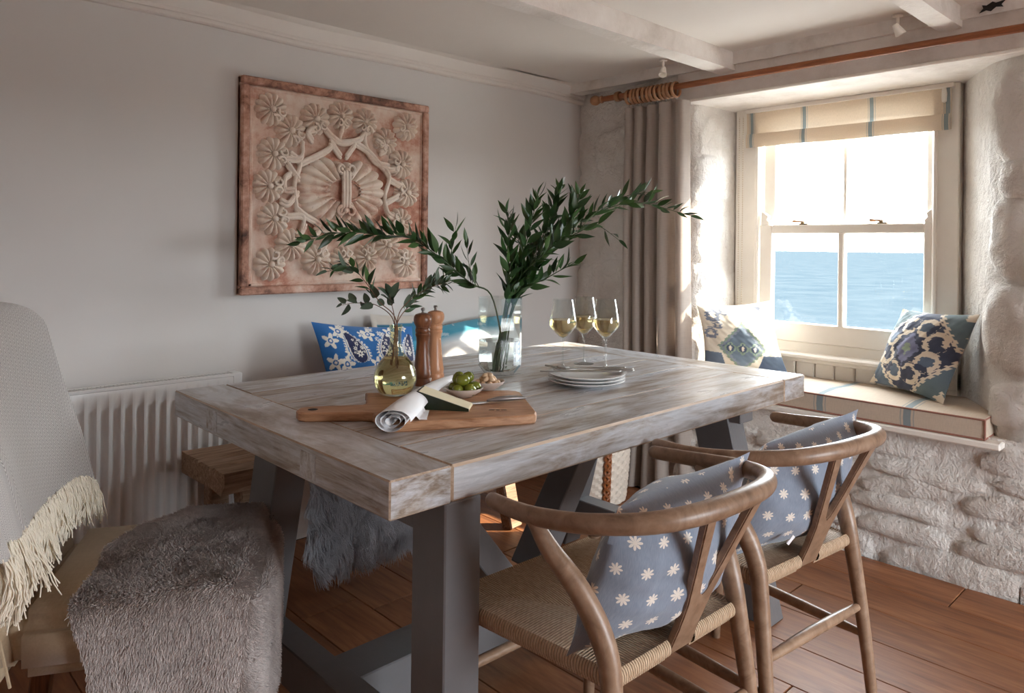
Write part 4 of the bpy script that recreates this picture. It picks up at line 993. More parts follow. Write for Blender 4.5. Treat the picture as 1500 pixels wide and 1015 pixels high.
def grow(fn, N, L, nseg, up_w, down_w, clump_f, clump_a, jit, seed, flip=1, rmin=.5):
    P, nn, tv, uv, r = strands(fn, N, L, nseg, 0, 0, 0, 0, 0, seed); nn = nn*flip
    d = nn*up_w+tv*down_w+nz(P, clump_f, seed)*clump_a+r.normal(size=P.shape)*jit; d /= np.linalg.norm(d, axis=1)[:, None]
    ln = L*r.uniform(rmin, 1, N)[:, None]; out = np.zeros((N, nseg, 3)); out[:, 0] = P; cur = d.copy()
    c2 = nz(P, clump_f*2.2, seed+1)*clump_a*.5
    for k in range(1, nseg):
        out[:, k] = out[:, k-1]+cur*ln/(nseg-1)
        cur = cur+tv*down_w*.35+c2*.35+np.array((0, 0, -.18)); cur /= np.linalg.norm(cur, axis=1)[:, None]
    return out
H = grow(flf, 24000, .075, 6, .8, .45, 26, .95, .16, 3, -1)
hair('wool', H, np.array([.0011, .0011, .001, .0009, .0006, .0002]), MT['fleece'], fs_)

# ------------------------------------------------------------------ upholstered chair, throw, fur
pc = thing('upholstered_chair', 'beige upholstered dining chair at the left end of the table', 'chair', (.27, 1.60, 0), math.radians(-28))
BG = MT['beige']
def rounded(name, x0, x1, y0, y1, z0, z1, r, shear=0, par=pc, mat=BG, seg=3, puff=0.):
    mb = MB().box(x0, x1, y0, y1, z0, z1, 0); me = mb.mesh(name, mat, False); b = bmesh.new(); b.from_mesh(me)
    bmesh.ops.bevel(b, geom=b.edges[:], offset=r, segments=5, affect='EDGES')
    if shear:
        bmesh.ops.subdivide_edges(b, edges=[e for e in b.edges if abs(e.verts[0].co.z-e.verts[1].co.z) > .2], cuts=6)
        for v in b.verts: v.co.x += shear*(z0-v.co.z)+.03*math.sin((v.co.z-z0)/(z1-z0)*PI)*0
    b.to_mesh(me); b.free(); me.shade_smooth(); return put(name, me, par)
rounded('seat', -.02, .41, .0, .475, .355, .482, .034)
rounded('backrest', -.115, .0, -.003, .478, .345, .98, .035, .20)
put('seam', MB().tube([(-.002, -.005, .36), (-.03, -.005, .5), (-.055, -.004, .62)], .003, 6).mesh('seam', BG), pc)
for x, y in ((-.06, .035), (-.06, .44), (.365, .035), (.365, .44)):
    put('leg', MB().beam((x-(.04 if x < 0 else 0), y, 0), (x, y, .36), .042, .042, .004, (0, 1, 0)).mesh('leg', MT['mill_d']), pc)
# faux fur throw, lying on the seat and hanging down its near side
fu = thing('fur_throw', 'taupe faux fur throw draped over the beige chair seat', 'throw', (.27, 1.60, 0), math.radians(-28))
def fuf(u, w):
    # w: from the far edge of the seat, over the near edge, down to the floor side; u: from the back to past the front edge
    Lw = w*(.50+.52); wav = .018*math.sin(w*11+1)+.012*math.sin(w*23)
    x = .105+.04*max(0, .35-w)+1.0*max(0, .10-w)*(1-u)+wav*(1-u)+u*(.312+.016*math.sin(w*6))
    z = .498+.010*math.sin(u*5)*math.sin(w*8)
    if x > .47:
        pass
    if Lw < .455: y = .475-Lw; zz = z
    elif Lw < .545:
        a = (Lw-.455)/.09*PI/2; y = .02-.05*math.sin(a)-.0; zz = z-.05*(1-math.cos(a))
    else:
        dd = Lw-.545; y = -.032-.028*math.sin(min(dd*5, 1.6))*(.5+.5*math.sin(u*8+.8))-.03*dd; zz = z-.05-dd
    fr = max(0, u-.86)/.14
    zz -= .05*fr**2*(1 if Lw < .5 else .3); x += -.01*fr
    if Lw > .5: x += .02*(Lw-.5)*(u-.3)
    return (x, y, max(zz, .02))
fme = MB().grid(fuf, 40, 70).mesh('hide', MT['fur'], recalc=False); put('hide', fme, fu)
def ff2(u, w):  # short fall over the front edge of the seat
    p = Vector(fuf(1, w*.535)); d = u*.27; a = min(d/.05, 1)*PI/2
    r = Vector((p.x+.022*math.sin(a)+.006*math.sin(w*15), p.y, p.z-.03*(1-math.cos(a))-max(0, d-.05)))
    k = min(max((p.y+.02)/.09, 0), 1); q = Vector(fuf(1, min(1, (.50+d)/1.02)))
    return tuple(q.lerp(r, k*k*(3-2*k)))
put('front_fall', MB().grid(ff2, 14, 34).mesh('hide', MT['fur'], recalc=False), fu)
H = np.concatenate([grow(fuf, 110000, .015, 4, .75, .5, 16, .32, .2, 5, -1), grow(ff2, 24000, .015, 4, .75, .0, 16, .32, .2, 6, -1)])
hair('pile', H, np.array([.00075, .0007, .0006, .0002]), MT['fur'], fu)
# blanket over the chair back
def herring():
    g = G('herringbone_wool'); uv = g.sep(g.obj(uv=True)); u = g.M('MULTIPLY', uv[0], 34.); v = g.M('MULTIPLY', uv[1], 150.)
    tri = g.M('ABSOLUTE', g.M('SUBTRACT', g.M('FRACT', g.M('MULTIPLY', u, .5)), .5)); s_ = g.M('SINE', g.M('MULTIPLY', g.M('ADD', v, g.M('MULTIPLY', tri, 12.)), PI))
    n = g.noise(g.obj(uv=True, sc=(200, 260, 1)), 1, 3); k = g.rng(g.M('ADD', s_, g.M('MULTIPLY', g.M('SUBTRACT', n, .5), 1.6)), -.5, .5)
    g.bump(s_, .25, .002); return g.fin(g.mix(k, S(150, 146, 144), S(216, 213, 210)), .9, Sheen_Weight=.3)
MT['herr'] = herring()
th = thing('blanket', 'pale grey herringbone wool blanket with cream fringe over the beige chair back', 'blanket', (.27, 1.60, 0), math.radians(-28))
def bx(z): return -.20*(z-.345)
def blk(u, w):
    y = -.16+.665*u; L = w*.62
    bulge = .014+.012*math.sin(u*6+.5)+.02*w*w
    cr_ = max(0, (y-.40))/.1
    top = 1.008-.030*cr_**2
    fold = .016*math.sin(y*34)*max(0, (.10-y)/.2)*(.3+w)
    if L < .12: z = top-(.12-L); return (bx(z)-.115-.024, y, z)
    if L < .25:
        a = (L-.12)/.13*PI; return (bx(top)-.0575-.078*math.cos(a), y, top+.028*math.sin(a))
    d = (L-.25); z = top-d*1.0
    return (bx(z)+.020+bulge*min(1, d*4)+fold, y+.025*w*(u-.2), z-.045*max(0, u-.25)*(d/.37))
bm_ = MB().grid(blk, 70, 60); put('cloth', bm_.mesh('blanket', MT['herr'], recalc=False), th)
def fold2(u, w):
    p = Vector(blk(.02+.26*u, .42+.56*w)); return (p.x+.014+.010*math.sin(u*11), p.y-.015, p.z-.012*u)
put('fold', MB().grid(fold2, 24, 30).mesh('fold', MT['herr'], recalc=False), th)
Fp = []
r_ = np.random.default_rng(8)
def fringe(fn, nb, per, L):
    for k in range(nb):
        b0 = np.array(fn((k+.5)/nb, 1.)); sway = r_.normal(0, .012, 3); ln = L*r_.uniform(.8, 1.1); sp_ = r_.uniform(.004, .008)
        for j in range(per):
            off = r_.normal(0, .0022, 3); e = r_.normal(0, sp_, 3); cur = []
            for t in np.linspace(0, 1, 6):
                cur.append(b0+off+(sway+e)*t*t+np.array((.012*math.sin(t*2.5)+.002*math.sin(t*14+j), .0015*math.sin(t*17+j*2), -ln*t)))
            Fp.append(cur)
fringe(blk, 62, 16, .098); fringe(fold2, 20, 14, .10)
hair('fringe', np.array(Fp), np.array([.0011]*6), MT['fringe'], th)

# ------------------------------------------------------------------ basket
bk = thing('basket', 'white woven rush basket with plaited tan leather band beside the curtain', 'basket', (2.655, 2.225, 0))
def bw_(): 
    mb = MB(); n, rows = 72, 22; R = .155; P = []
    for j in range(rows*2+1):
        z = .004+.42*j/(rows*2)
        for i in range(n):
            a = 2*PI*i/n; ph = (i//2+ (j//2)) % 2; bmp = .008*math.sin(PI*(i % 2+.5)/2)*(1 if ph else -.6)*abs(math.sin(PI*(j % 2+.3)/2))
            rr = R+.02*math.sin(z*5)+bmp; P.append((rr*math.cos(a), rr*math.sin(a), z))
    mb.add(P, [(j*n+i, j*n+(i+1) % n, (j+1)*n+(i+1) % n, (j+1)*n+i) for j in range(rows*2) for i in range(n)])
    mb.add([(R*.98*math.cos(2*PI*i/n), R*.98*math.sin(2*PI*i/n), .006) for i in range(n)], [tuple(range(n))]); return mb.mesh('weave', MT['basket'], True, 25, False)
put('body', bw_(), bk)
gap = MB()
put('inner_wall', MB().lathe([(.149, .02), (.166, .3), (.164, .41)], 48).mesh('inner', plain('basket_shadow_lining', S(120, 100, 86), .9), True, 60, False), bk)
# plaited leather band facing the room
aa = math.atan2(-2.225, -2.655)+.40
for s_ in (0, 1, 2):
    pts = []
    for k in range(60):
        t = k/59; z = .012+.40*t; R = .163+.02*math.sin(z*5); ph = t*PI*9+s_*2*PI/3; o_ = .013*math.sin(ph); a = aa+o_/R
        rr = R+.004+.004*math.cos(ph*2); pts.append((rr*math.cos(a), rr*math.sin(a), z))
    put('leather_strand', MB().tube(pts, .0065, 6).mesh('strand', MT['leather']), bk)
put('rim', MB().tube([((.168)*math.cos(t), .168*math.sin(t), .424) for t in np.linspace(0, 2*PI, 40)], .008, 8, False).mesh('rim', MT['basket']), bk)

# ------------------------------------------------------------------ things on the table
TZ = .7602
# cutting board: axes u (to the right), t (towards the camera)
bd = thing('cutting_board', 'acacia wood serving board with a handle on the table', 'serving board', (1.062, 1.672, TZ), math.atan2(-.581, .814))
def bpoly():
    c = [(0.0, -.0), (.385, 0), (.402, -.012), (.412, -.03), (.415, -.26), (.408, -.285), (.385, -.295), (.09, -.338), (.065, -.335), (.052, -.318)]
    hnd = [(.03, -.238), (.005, -.228), (-.125, -.222), (-.142, -.212), (-.15, -.19), (-.146, -.165), (-.13, -.152), (.0, -.142), (.008, -.13), (.004, -.02)]
    return [(a, b) for a, b in (c+hnd)[::-1]]
put('slab', MB().prism(bpoly(), 0, .022, .0035).mesh('board', MT['board'], True, 30), bd)
put('hanging_hole', MB().lathe([(0, 0), (.011, 0), (.012, .0006), (0, .0008)], 16).mesh('hole', MT['dark'], False), bd, (-.112, -.187, .0216))
bm2 = MB().box(-.022, -.008, -.0016, .0016, 0, .0005).box(-.004, .004, -.0016, .0016, 0, .0005).box(.008, .022, -.0016, .0016, 0, .0005).box(-.02, .02, .0035, .0048, 0, .0005)
put('burnt_mark', bm2.mesh('mark', MT['dark'], False), bd, (.325, -.235, .0219), -.1)
BZ = TZ+.0222
# pepper mills
def mill(loc, mt, lab, s=1.):
    t = thing('pepper_mill', lab, 'pepper mill', loc)
    put('body', MB().lathe([(0, 0), (.0275, 0), (.029, .004), (.0285, .016), (.0262, .022), (.027, .026), (.0275, .034), (.0255, .042), (.0232, .062), (.0195, .10), (.0182, .125), (.0195, .142), (.022, .146), (.0222, .152), (.0205, .155), (.0222, .158), (.0225, .165), (.021, .168), (.0215, .172), (0, .172)], 30).mesh('body', mt, True, 30), t)
    put('head', MB().lathe([(0, .1722), (.0205, .1722), (.0225, .176), (.0265, .184), (.0275, .193), (.0265, .202), (.022, .209), (.012, .2125), (0, .213)], 30).mesh('head', mt, True, 30), t)
    put('knob', MB().lathe([(0, .2128), (.006, .2130), (.004, .216), (.0035, .219), (.0062, .222), (.0065, .2255), (.0045, .2285), (0, .229)], 16).mesh('knob', MT['steel']), t)
mill((1.310, 1.754, TZ), MT['mill_d'], 'dark turned wooden pepper mill in front of the lighter one')
mill((1.390, 1.797, TZ), MT['mill_l'], 'lighter turned wooden mill half hidden behind the dark one')
# carafe with eucalyptus
CX, CY = 1.112, 1.607
cf = thing('carafe', 'small amber glass bulb carafe with water on the serving board', 'carafe', (CX, CY, BZ))
prof = [(.0, .0), (.034, .0), (.041, .004), (.0525, .022), (.0565, .04), (.0545, .058), (.047, .078), (.035, .094), (.0245, .106), (.0185, .12), (.0155, .14), (.0155, .16), (.0175, .182)]
sm = cr([(r, 0, z) for r, z in prof[1:]], 46)
outer = [(0, 0)]+[(r, z) for r, _, z in sm]; inner = [(max(r-.0022, .001), z) for r, _, z in sm[::-1] if z > .004]+[(0, .005)]
put('vessel', MB().lathe(outer+inner, 40, jit=lambda a, z: 1+.006*math.sin(a*5+z*60)).mesh('vessel', MT['amber'], True, 60), cf)
wp = [(0, .0055)]+[(r-.0028, z) for r, _, z in sm if .0055 < z < .098]+[(0, .0975)]
put('water', MB().lathe(wp, 40).mesh('water', MT['water_a'], True, 40), cf)
# big glass vase
VX, VY = 1.615, 1.748
vz = thing('glass_vase', 'tall clear faceted glass vase half filled with water on the table', 'vase', (VX, VY, TZ), .25)
def vprof(): return [(0, 0), (.045, 0), (.05, .002), (.072, .030), (.0735, .05), (.0735, .247), (.0708, .247), (.0708, .05), (.069, .034), (.047, .012), (0, .010)]
put('vessel', MB().lathe(vprof(), 10).mesh('vessel', MT['clear'], True, 20), vz)
put('water', MB().lathe([(0, .0105), (.0465, .0125), (.0684, .034), (.0702, .05), (.0702, .108), (0, .108)], 10).mesh('water', MT['water'], True, 20), vz)

def leaf_mesh(name, L, W, mat, roundness=.0, droop=.12, pet=.06):
    mb = MB(); n = 7; P = []
    for i in range(n+1):
        t = i/n; w = W*(math.sin(PI*t**(.8-.15*roundness))**(1.1-.5*roundness))*(1-.18*t); x = L*(pet+(1-pet)*t); z = -droop*L*t*t
        P += [(x, -w/2, z+.16*w), (x, 0, z), (x, w/2, z+.16*w)]
    fs = []
    for i in range(n):
        a = i*3; fs += [(a, a+1, a+4, a+3), (a+1, a+2, a+5, a+4)]
    mb.add(P, fs); mb.tube([(0, 0, 0), (L*pet, 0, 0)], L*.012, 4); return mb.mesh(name, mat, True, 60, False)
LRU = [leaf_mesh('ruscus_leaf', 1, w, MT['leaf'], 0, d) for w, d in ((.30, .10), (.34, .22), (.27, -.06))]
LEU = [leaf_mesh('sage_leaf', 1, w, MT['sage'], 1, d) for w, d in ((.52, .1), (.6, .2))]
def sprig(name, label, spine, leaves, n0, nleaf, L, mat, rad, group, seed, start=.35, upw=.45, cat='branch', side_sprays=(), base=None, clampc=None):
    r = np.random.default_rng(seed); P = [list(p) for p in spine]
    if clampc:
        for p in P:
            if p[2] < clampc[2]:
                d = np.array(p[:2])-clampc[:2]; q = np.linalg.norm(d)
                if q > clampc[3]: p[0], p[1] = np.array(clampc[:2])+d/q*clampc[3]
    o0 = Vector(P[0]); t = thing(name, label, cat, o0, 0, group)
    def run(Q, nl, st, Ls, rr):
        pts = cr([tuple(Vector(p)-o0) for p in Q], 40)
        put('stem', MB().tube(pts, [rr*(1-.65*i/39) for i in range(40)], 6).mesh('stem', mat), t)
        for k in range(nl):
            f = st+(1-st)*(k+.4)/nl; i = min(int(f*39), 38); p = Vector(pts[i]).lerp(Vector(pts[i+1]), f*39-i); d = (Vector(pts[i+1])-Vector(pts[i])).normalized()
            sd = d.cross(Vector((0, 0, 1))); sd = sd.normalized() if sd.length > .05 else Vector((1, 0, 0)); oth = d.cross(sd)
            a = (k*2.4)+r.uniform(-.5, .5); lat = sd*math.cos(a)+oth*math.sin(a)
            x = (d*(.55+r.uniform(-.15, .2))+lat*.62+Vector((0, 0, upw+r.uniform(-.2, .2)))).normalized()
            if k == nl-1: x = d
            zr = Vector((r.normal(), r.normal(), r.normal()+.6)); y = zr.cross(x).normalized(); z = x.cross(y)
            s_ = Ls*r.uniform(.75, 1.12)*(1-.25*(f > .9)); M = Matrix((x, y, z)).transposed().to_4x4(); M.translation = p
            o = put('leaf', leaves[int(r.integers(0, len(leaves)))], t); o.matrix_local = M @ Matrix.Scale(s_, 4)
    run(P, nleaf, start, L, rad)
    for Q, nl in side_sprays: run(Q, nl, .2, L, rad*.55)
    return t
b1 = [(1.587, 1.748, 0.778), (1.660, 1.699, 0.998), (1.737, 1.66, 1.176), (1.852, 1.578, 1.272), (1.978, 1.485, 1.322), (2.131, 1.367, 1.281)]
b2 = [(1.61, 1.754, 0.775), (1.655, 1.713, 1.018), (1.757, 1.687, 1.221), (1.815, 1.668, 1.377)]
b3 = [(1.603, 1.76, 0.775), (1.633, 1.715, 1.021), (1.64, 1.651, 1.197), (1.645, 1.61, 1.336)]
b4 = [(1.618, 1.746, 0.775), (1.664, 1.713, 1.013), (1.78, 1.61, 1.243), (1.816, 1.584, 1.344)]
b5 = [(1.587, 1.748, 0.775), (1.610, 1.708, 1.033), (1.597, 1.692, 1.174), (1.582, 1.683, 1.282)]
b6 = [(1.626, 1.738, 0.793), (1.652, 1.71, 1.005), (1.687, 1.607, 1.074), (1.724, 1.526, 1.123)]
b7 = [(1.634, 1.743, 0.812), (1.572, 1.739, 1.01), (1.487, 1.744, 1.056), (1.395, 1.782, 1.135), (1.313, 1.812, 1.192), (1.226, 1.845, 1.202), (1.126, 1.891, 1.21), (1.015, 1.948, 1.179)]
b8 = [(1.623, 1.768, 0.782), (1.665, 1.744, 1.004), (1.795, 1.715, 1.141), (1.843, 1.725, 1.316)]
b9 = [(1.62, 1.771, 0.782), (1.662, 1.756, 1.011), (1.736, 1.771, 1.128), (1.742, 1.821, 1.245)]
b10 = [(1.599, 1.736, 0.779), (1.638, 1.708, 1.034), (1.683, 1.594, 1.165), (1.739, 1.495, 1.23)]
cl = (VX, VY, 1.03, .055); GR = 'glossy green branches in the tall glass vase'
labs = ['long glossy green branch reaching right across the curtain', 'tallest upright glossy green branch in the tall glass vase', 'green branch rising straight up at the middle of the vase', 'green branch leaning right beside the tallest one in the vase', 'green branch at the left edge of the upright bunch', 'short low green branch drooping over the right rim of the vase', 'long glossy green branch arching left across the carved panel', 'green branch at the back of the bunch leaning to the right', 'green branch hidden deep in the back of the bunch', 'green branch reaching right below the long curtain branch']
for k, (b, nl) in enumerate(((b1, 44), (b2, 34), (b3, 30), (b4, 34), (b5, 24), (b6, 16), (b7, 62), (b8, 26), (b9, 20), (b10, 28))):
    ss = []
    if k == 6: ss = [([(1.514, 1.735, 1.041), (1.504, 1.771, 1.108), (1.489, 1.772, 1.19)], 7), ([(1.427, 1.769, 1.11), (1.432, 1.771, 1.173), (1.434, 1.755, 1.236)], 7)]
    if k == 0: ss = [([(1.80, 1.615, 1.235), (1.87, 1.56, 1.245), (1.93, 1.50, 1.19)], 6), ([(1.86, 1.57, 1.275), (1.95, 1.51, 1.34), (2.02, 1.44, 1.36)], 7)]
    sprig('branch', labs[k], b, LRU, 0, int(nl*1.5), .072, MT['stem'], .0030, GR, 60+k, .27 if k not in (6, 0) else .24, .34, side_sprays=ss, clampc=cl)
e1 = [(1.122, 1.615, 0.844), (1.113, 1.606, 0.974), (1.075, 1.628, 1.025), (1.034, 1.64, 1.083), (0.996, 1.648, 1.119), (0.943, 1.671, 1.105)]
e2 = [(1.106, 1.612, 0.853), (1.118, 1.606, 0.973), (1.203, 1.616, 1.039), (1.261, 1.589, 1.091)]
e3 = [(1.108, 1.618, 0.853), (1.110, 1.612, 0.969), (1.099, 1.676, 1.011), (1.072, 1.74, 1.015), (1.052, 1.786, 1.007)]
e4 = [(1.118, 1.606, 0.853), (1.114, 1.603, 0.977), (1.132, 1.574, 1.03), (1.161, 1.519, 1.067), (1.177, 1.475, 1.078)]
e5 = [(1.110, 1.602, 0.853), (1.110, 1.609, 0.973), (1.101, 1.611, 1.019), (1.091, 1.607, 1.047)]
GE = 'slender sprigs in the amber carafe'
sprig('sprig', 'slender leafy sprig arching left and up from the amber carafe', e1, LRU[:2]+LEU[:1], 0, 22, .052, MT['stem_b'], .0018, GE, 81, .42, .2)
sprig('sprig', 'leafy sprig with small crowded leaves leaning right from the amber carafe', e2, LRU[:2]+LEU[:1], 0, 30, .045, MT['stem_b'], .0018, GE, 82, .42, .2)
sprig('sprig', 'grey green eucalyptus sprig with few round leaves stretching left from the carafe', e3, LEU, 0, 9, .042, MT['stem_b'], .0016, GE, 83, .45, .1)
sprig('sprig', 'leafy sprig reaching right above the mills from the amber carafe', e4, LRU[:2]+LEU[:1], 0, 26, .040, MT['stem_b'], .0016, GE, 84, .5, .2)
sprig('sprig', 'shortest eucalyptus sprig with large leaves at the mouth of the carafe', e5, LEU, 0, 7, .052, MT['stem_b'], .0018, GE, 85, .58, .3)

# wine glasses
def glass_pts():
    out = [(.0, .0), (.034, .0), (.0345, .0012), (.030, .0025), (.012, .005), (.0048, .010), (.0036, .02), (.0034, .06), (.0036, .092), (.0055, .100), (.014, .108), (.030, .125), (.0445, .143), (.0472, .152), (.0462, .162), (.0405, .195), (.0335, .236)]
    inn = [(.0328, .236), (.0398, .195), (.0455, .162), (.0465, .152), (.0438, .1435), (.029, .126), (.012, .110), (0, .104)]
    return out+inn
gme = MB().lathe(glass_pts(), 40).mesh('glass', MT['clear'], True, 50)
wme = MB().lathe([(0, .1045), (.0115, .1105), (.0285, .1265), (.0433, .144), (.046, .152), (.0452, .161), (.0440, .1675), (0, .1675)], 40).mesh('wine', MT['wine'], True, 50)
for loc, lab in (((1.836, 1.672), 'left wine glass of white wine, standing behind the stacked plates'), ((1.972, 1.696), 'farthest wine glass of white wine, at the middle of the three'), ((1.952, 1.582), 'right wine glass of white wine, nearest the table edge')):
    t = thing('wine_glass', lab, 'wine glass', (loc[0], loc[1], TZ), 0, 'wine glasses on the table')
    put('bowl_and_stem', gme, t); put('wine', wme, t)
# plates and cutlery
pme = MB().lathe([(0, .002), (.055, .0), (.066, .0), (.072, .003), (.105, .011), (.116, .0165), (.1165, .018), (.115, .0185), (.10, .0145), (.074, .0068), (.066, .0048), (0, .0045)], 56).mesh('plate', MT['ceramic'], True, 40)
for k, lab in enumerate(('bottom plain white plate of the stack of three', 'middle plain white plate of the stack of three', 'top white plate of the stack, carrying the cutlery')):
    put('plate', pme, None, (1.692+.003*(k-1), 1.442+.002*k, TZ+.0088*k), 0, label=lab, category='plate', group='stacked white plates')
PZ = TZ+.0176+.0196
def knife_me():
    pl = [(-.12, 0), (-.10, -.0065), (-.06, -.009), (0, -.008), (.003, .006), (-.06, .0055), (-.10, .004)]
    return MB().prism(pl, 0, .0016, 0).tube([(0, 0, .001), (.02, 0, .002), (.06, 0, .0028), (.118, 0, .003)], [.004, .0048, .0058, .0064], 10, flat=.55, round_cap=True).mesh('knife', MT['steel'], True, 40)
def fork_me():
    mb = MB().tube([(-.055, 0, .002), (0, 0, .0035), (.06, 0, .0028), (.118, 0, .003)], [.0032, .003, .0052, .0066], 10, flat=.5, round_cap=True)
    mb.prism([(-.085, -.011), (-.06, -.0095), (-.05, -.004), (-.05, .004), (-.06, .0095), (-.085, .011)], .0012, .003)
    for y in (-.0092, -.0031, .0031, .0092): mb.tube([(-.084, y, .002), (-.105, y, .0035), (-.125, y, .0065)], [.0019, .0018, .001], 6)
    return mb.mesh('fork', MT['steel'], True, 40)
ka, fa = knife_me(), fork_me(); dr = math.atan2(-.707, .707)
for k, (me, nm, du, dv, da, lab) in enumerate(((ka, 'table_knife', -.022, -.026, .03, 'table knife on the top plate, nearest the camera'), (ka, 'table_knife', .02, -.006, -.02, 'table knife on the top plate, second from the camera'), (fa, 'fork', .022, .018, .04, 'fork on the top plate beside the two knives'), (fa, 'fork', .0, .042, -.04, 'fork on the top plate, farthest from the camera'))):
    u = np.array((.707, -.707)); w = np.array((.707, .707)); p = np.array((1.708, 1.458))+u*du+w*dv
    put(nm, me, None, (p[0], p[1], PZ), dr+da, label=lab, category='cutlery', group='cutlery laid across the top plate')
# bowls
def bowl(loc, lab, r):
    put('bowl', MB().lathe([(0, 0), (r*.42, 0), (r*.5, .003), (r*.85, .014), (r, .023), (r*1.0, .0245), (r*.96, .0245), (r*.80, .0165), (r*.45, .0055), (0, .0045)], 36, jit=lambda a, z: 1+.04*math.cos(2*a+.8)).mesh('bowl', MT['stoneware'], True, 50), None, loc, 0, label=lab, category='bowl', group='small stoneware bowls on the board')
OB = (1.226, 1.462, BZ); NB = (1.335, 1.492, BZ)
bowl(OB, 'small stoneware bowl holding green olives', .049); bowl(NB, 'small stoneware bowl holding pale nuts', .046)
om = MB().lathe([(0, -.0185), (.007, -.017), (.0125, -.011), (.0148, -.001), (.0135, .009), (.009, .0155), (.003, .0178), (.0025, .0165), (0, .016)], 16).mesh('olive', MT['olive'], True, 70)
ol = [(-.026, -.006, .022), (.002, -.024, .021), (.028, -.008, .023), (.022, .021, .023), (-.008, .026, .022), (-.004, .0, .018), (-.012, -.010, .046), (.014, .002, .048), (-.006, .016, .047)]
for k, (x, y, z) in enumerate(ol):
    put('olive', om, None, (OB[0]+x, OB[1]+y, OB[2]+z), (r_.uniform(.8, 2.2), r_.uniform(0, 3), r_.uniform(0, 3)), label='plump green olive heaped in the small stoneware bowl', category='olive', group='green olives heaped in the bowl')
nm_ = []
for sd in range(3):
    mb = MB().sphere((0, 0, 0), 1., 12, 8); mb.v = [(x*(1+.12*math.sin(z*3+sd))*.0105, y*.0085*(1+.1*math.cos(x*4+sd)), z*.0072-(.0018*x*x)) for x, y, z in mb.v]; nm_.append(mb.mesh('nut', MT['nut'], True, 80))
k = 0
for lev, (cnt, rad, z) in enumerate(((9, .027, .0195), (6, .015, .030), (3, .008, .0385))):
    for q in range(cnt):
        a = 2*PI*q/cnt+lev*.5; put('nut', nm_[k % 3], None, (NB[0]+rad*math.cos(a), NB[1]+rad*math.sin(a), NB[2]+z+r_.uniform(-.001, .001)), (r_.uniform(-.6, .6), r_.uniform(-.6, .6), r_.uniform(0, 6)), label='pale roasted nut heaped in the small stoneware bowl', category='nut', group='pale nuts heaped in the bowl'); k += 1
# cheese
A, B, B2, A2 = (1.052, 1.425), (1.128, 1.326), (1.176, 1.368), (1.105, 1.470)
ch = thing('cheese', 'wedge of pale cheese with dark green rind on the board', 'cheese', (1.11, 1.40, BZ))
def rel(p, z): return (p[0]-1.11, p[1]-1.40, z)
vs = [rel(A, 0), rel(B, 0), rel(B2, 0), rel(A2, 0), rel(A, .043), rel(B, .006), rel(B2, .006), rel(A2, .043)]
me = MB().add(vs, [(0, 3, 2, 1), (4, 5, 6, 7), (0, 1, 5, 4), (1, 2, 6, 5), (2, 3, 7, 6), (3, 0, 4, 7)]).mesh('paste', MT['cheese'], False); b_ = bmesh.new(); b_.from_mesh(me); bmesh.ops.bevel(b_, geom=b_.edges[:], offset=.0015, segments=2, affect='EDGES'); b_.to_mesh(me); b_.free(); put('paste', me, ch)
nA = Vector((B[1]-A[1], -(B[0]-A[0]), 0)).normalized()*.0035; nA = -nA if nA.dot(Vector((A[0]-A2[0], A[1]-A2[1], 0))) < 0 else nA
ri = [Vector(vs[0]), Vector(vs[1]), Vector(vs[5]), Vector(vs[4])]
me = MB().add([tuple(p+nA*.1) for p in ri]+[tuple(p+nA) for p in ri], [(0, 1, 2, 3), (4, 5, 6, 7), (0, 1, 5, 4), (1, 2, 6, 5), (2, 3, 7, 6), (3, 0, 4, 7)]).mesh('rind', MT['rind'], False); put('rind', me, ch)
nE = Vector((A[0]-B[0], A[1]-B[1], 0)).normalized()*.0035; ri = [Vector(vs[3]), Vector(vs[0]), Vector(vs[4]), Vector(vs[7])]
me = MB().add([tuple(p+nE*.1) for p in ri]+[tuple(p+nE) for p in ri], [(0, 1, 2, 3), (4, 5, 6, 7), (0, 1, 5, 4), (1, 2, 6, 5), (2, 3, 7, 6), (3, 0, 4, 7)]).mesh('rind', MT['rind'], False); put('rind', me, ch)
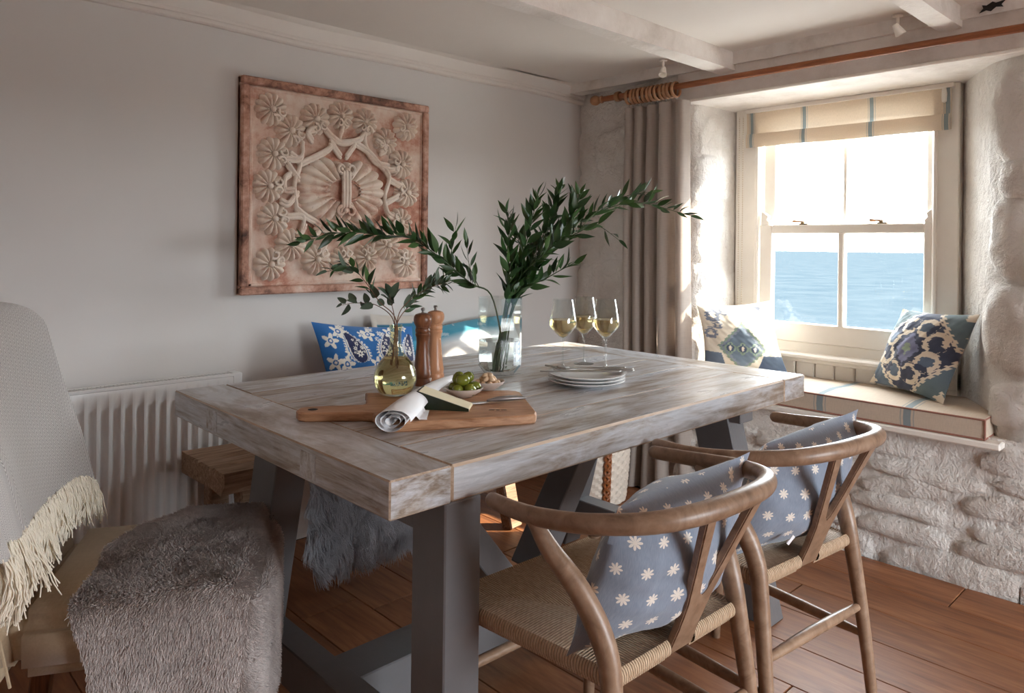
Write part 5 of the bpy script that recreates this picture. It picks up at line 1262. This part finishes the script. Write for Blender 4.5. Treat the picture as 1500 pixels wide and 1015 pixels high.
# cheese knife
ck = thing('cheese_knife', 'small steel cheese knife with grey tapered handle on the board', 'knife', (1.245, 1.352, BZ+.001), math.atan2(-.057, .128))
put('handle', MB().tube([(-.025, 0, .006), (0, 0, .008), (.03, 0, .0085), (.065, 0, .007), (.072, 0, .0065)], [.0045, .0085, .0088, .006, .0035], 14, flat=.75, round_cap=True).mesh('handle', plain('grey_handle', S(140, 134, 132), .3, .2, 40, Metallic=.6)), ck)
put('blade', MB().prism([(-.025, -.004), (-.04, -.011), (-.075, -.012), (-.085, -.004), (-.08, .004), (-.04, .006), (-.025, .004)], .002, .0036, 0).mesh('blade', MT['steel']), ck)
# napkin: a rolled cloth lying across the board
nk = thing('napkin', 'white linen napkin loosely rolled across the serving board', 'napkin', (.915, 1.335, TZ))
n0 = Vector((0, 0, .030)); n1 = Vector((.412, .300, .038)); ax = (n1-n0); LN = ax.length; ax.normalize(); sdv = ax.cross(Vector((0, 0, 1))).normalized()
def nap(u, w):
    a = u*2*PI*3.2; q = w; R = (.0285*(1-q)**.8+.0085)*(1-.90*u)+.0012*math.sin(a*3+q*9)
    c = n0+ax*(LN*q)+Vector((0, 0, .006*math.sin(q*PI)*1.6))
    up_ = Vector((0, 0, 1)); flat = .72+.1*math.sin(q*5)
    p = c+sdv*(R*1.12*math.cos(a))+up_*(R*flat*math.sin(a))
    p += ax*(.006*math.sin(a*1.0+1)*(1-q)); p.z = max(p.z, .003 if (p.x+.915-1.062)*0 == 0 and q < .12 else .0245)
    return tuple(p)
put('roll', MB().grid(nap, 90, 40).mesh('roll', MT['white_cloth'], True, 80, False), nk)
def tail(u, w):
    q = .12+.16*u; c = n0+ax*(LN*q); out = .026*(1-q)+.012
    p = c+sdv*(out*.9+w*.030*(1-.5*u))+Vector((0, 0, .004-.03*w))
    zmin = .0245 if q > .13 else .004
    p.z = max(p.z, zmin+.001); return tuple(p)
put('loose_edge', MB().grid(tail, 24, 10).mesh('tail', MT['white_cloth'], True, 80, False), nk)
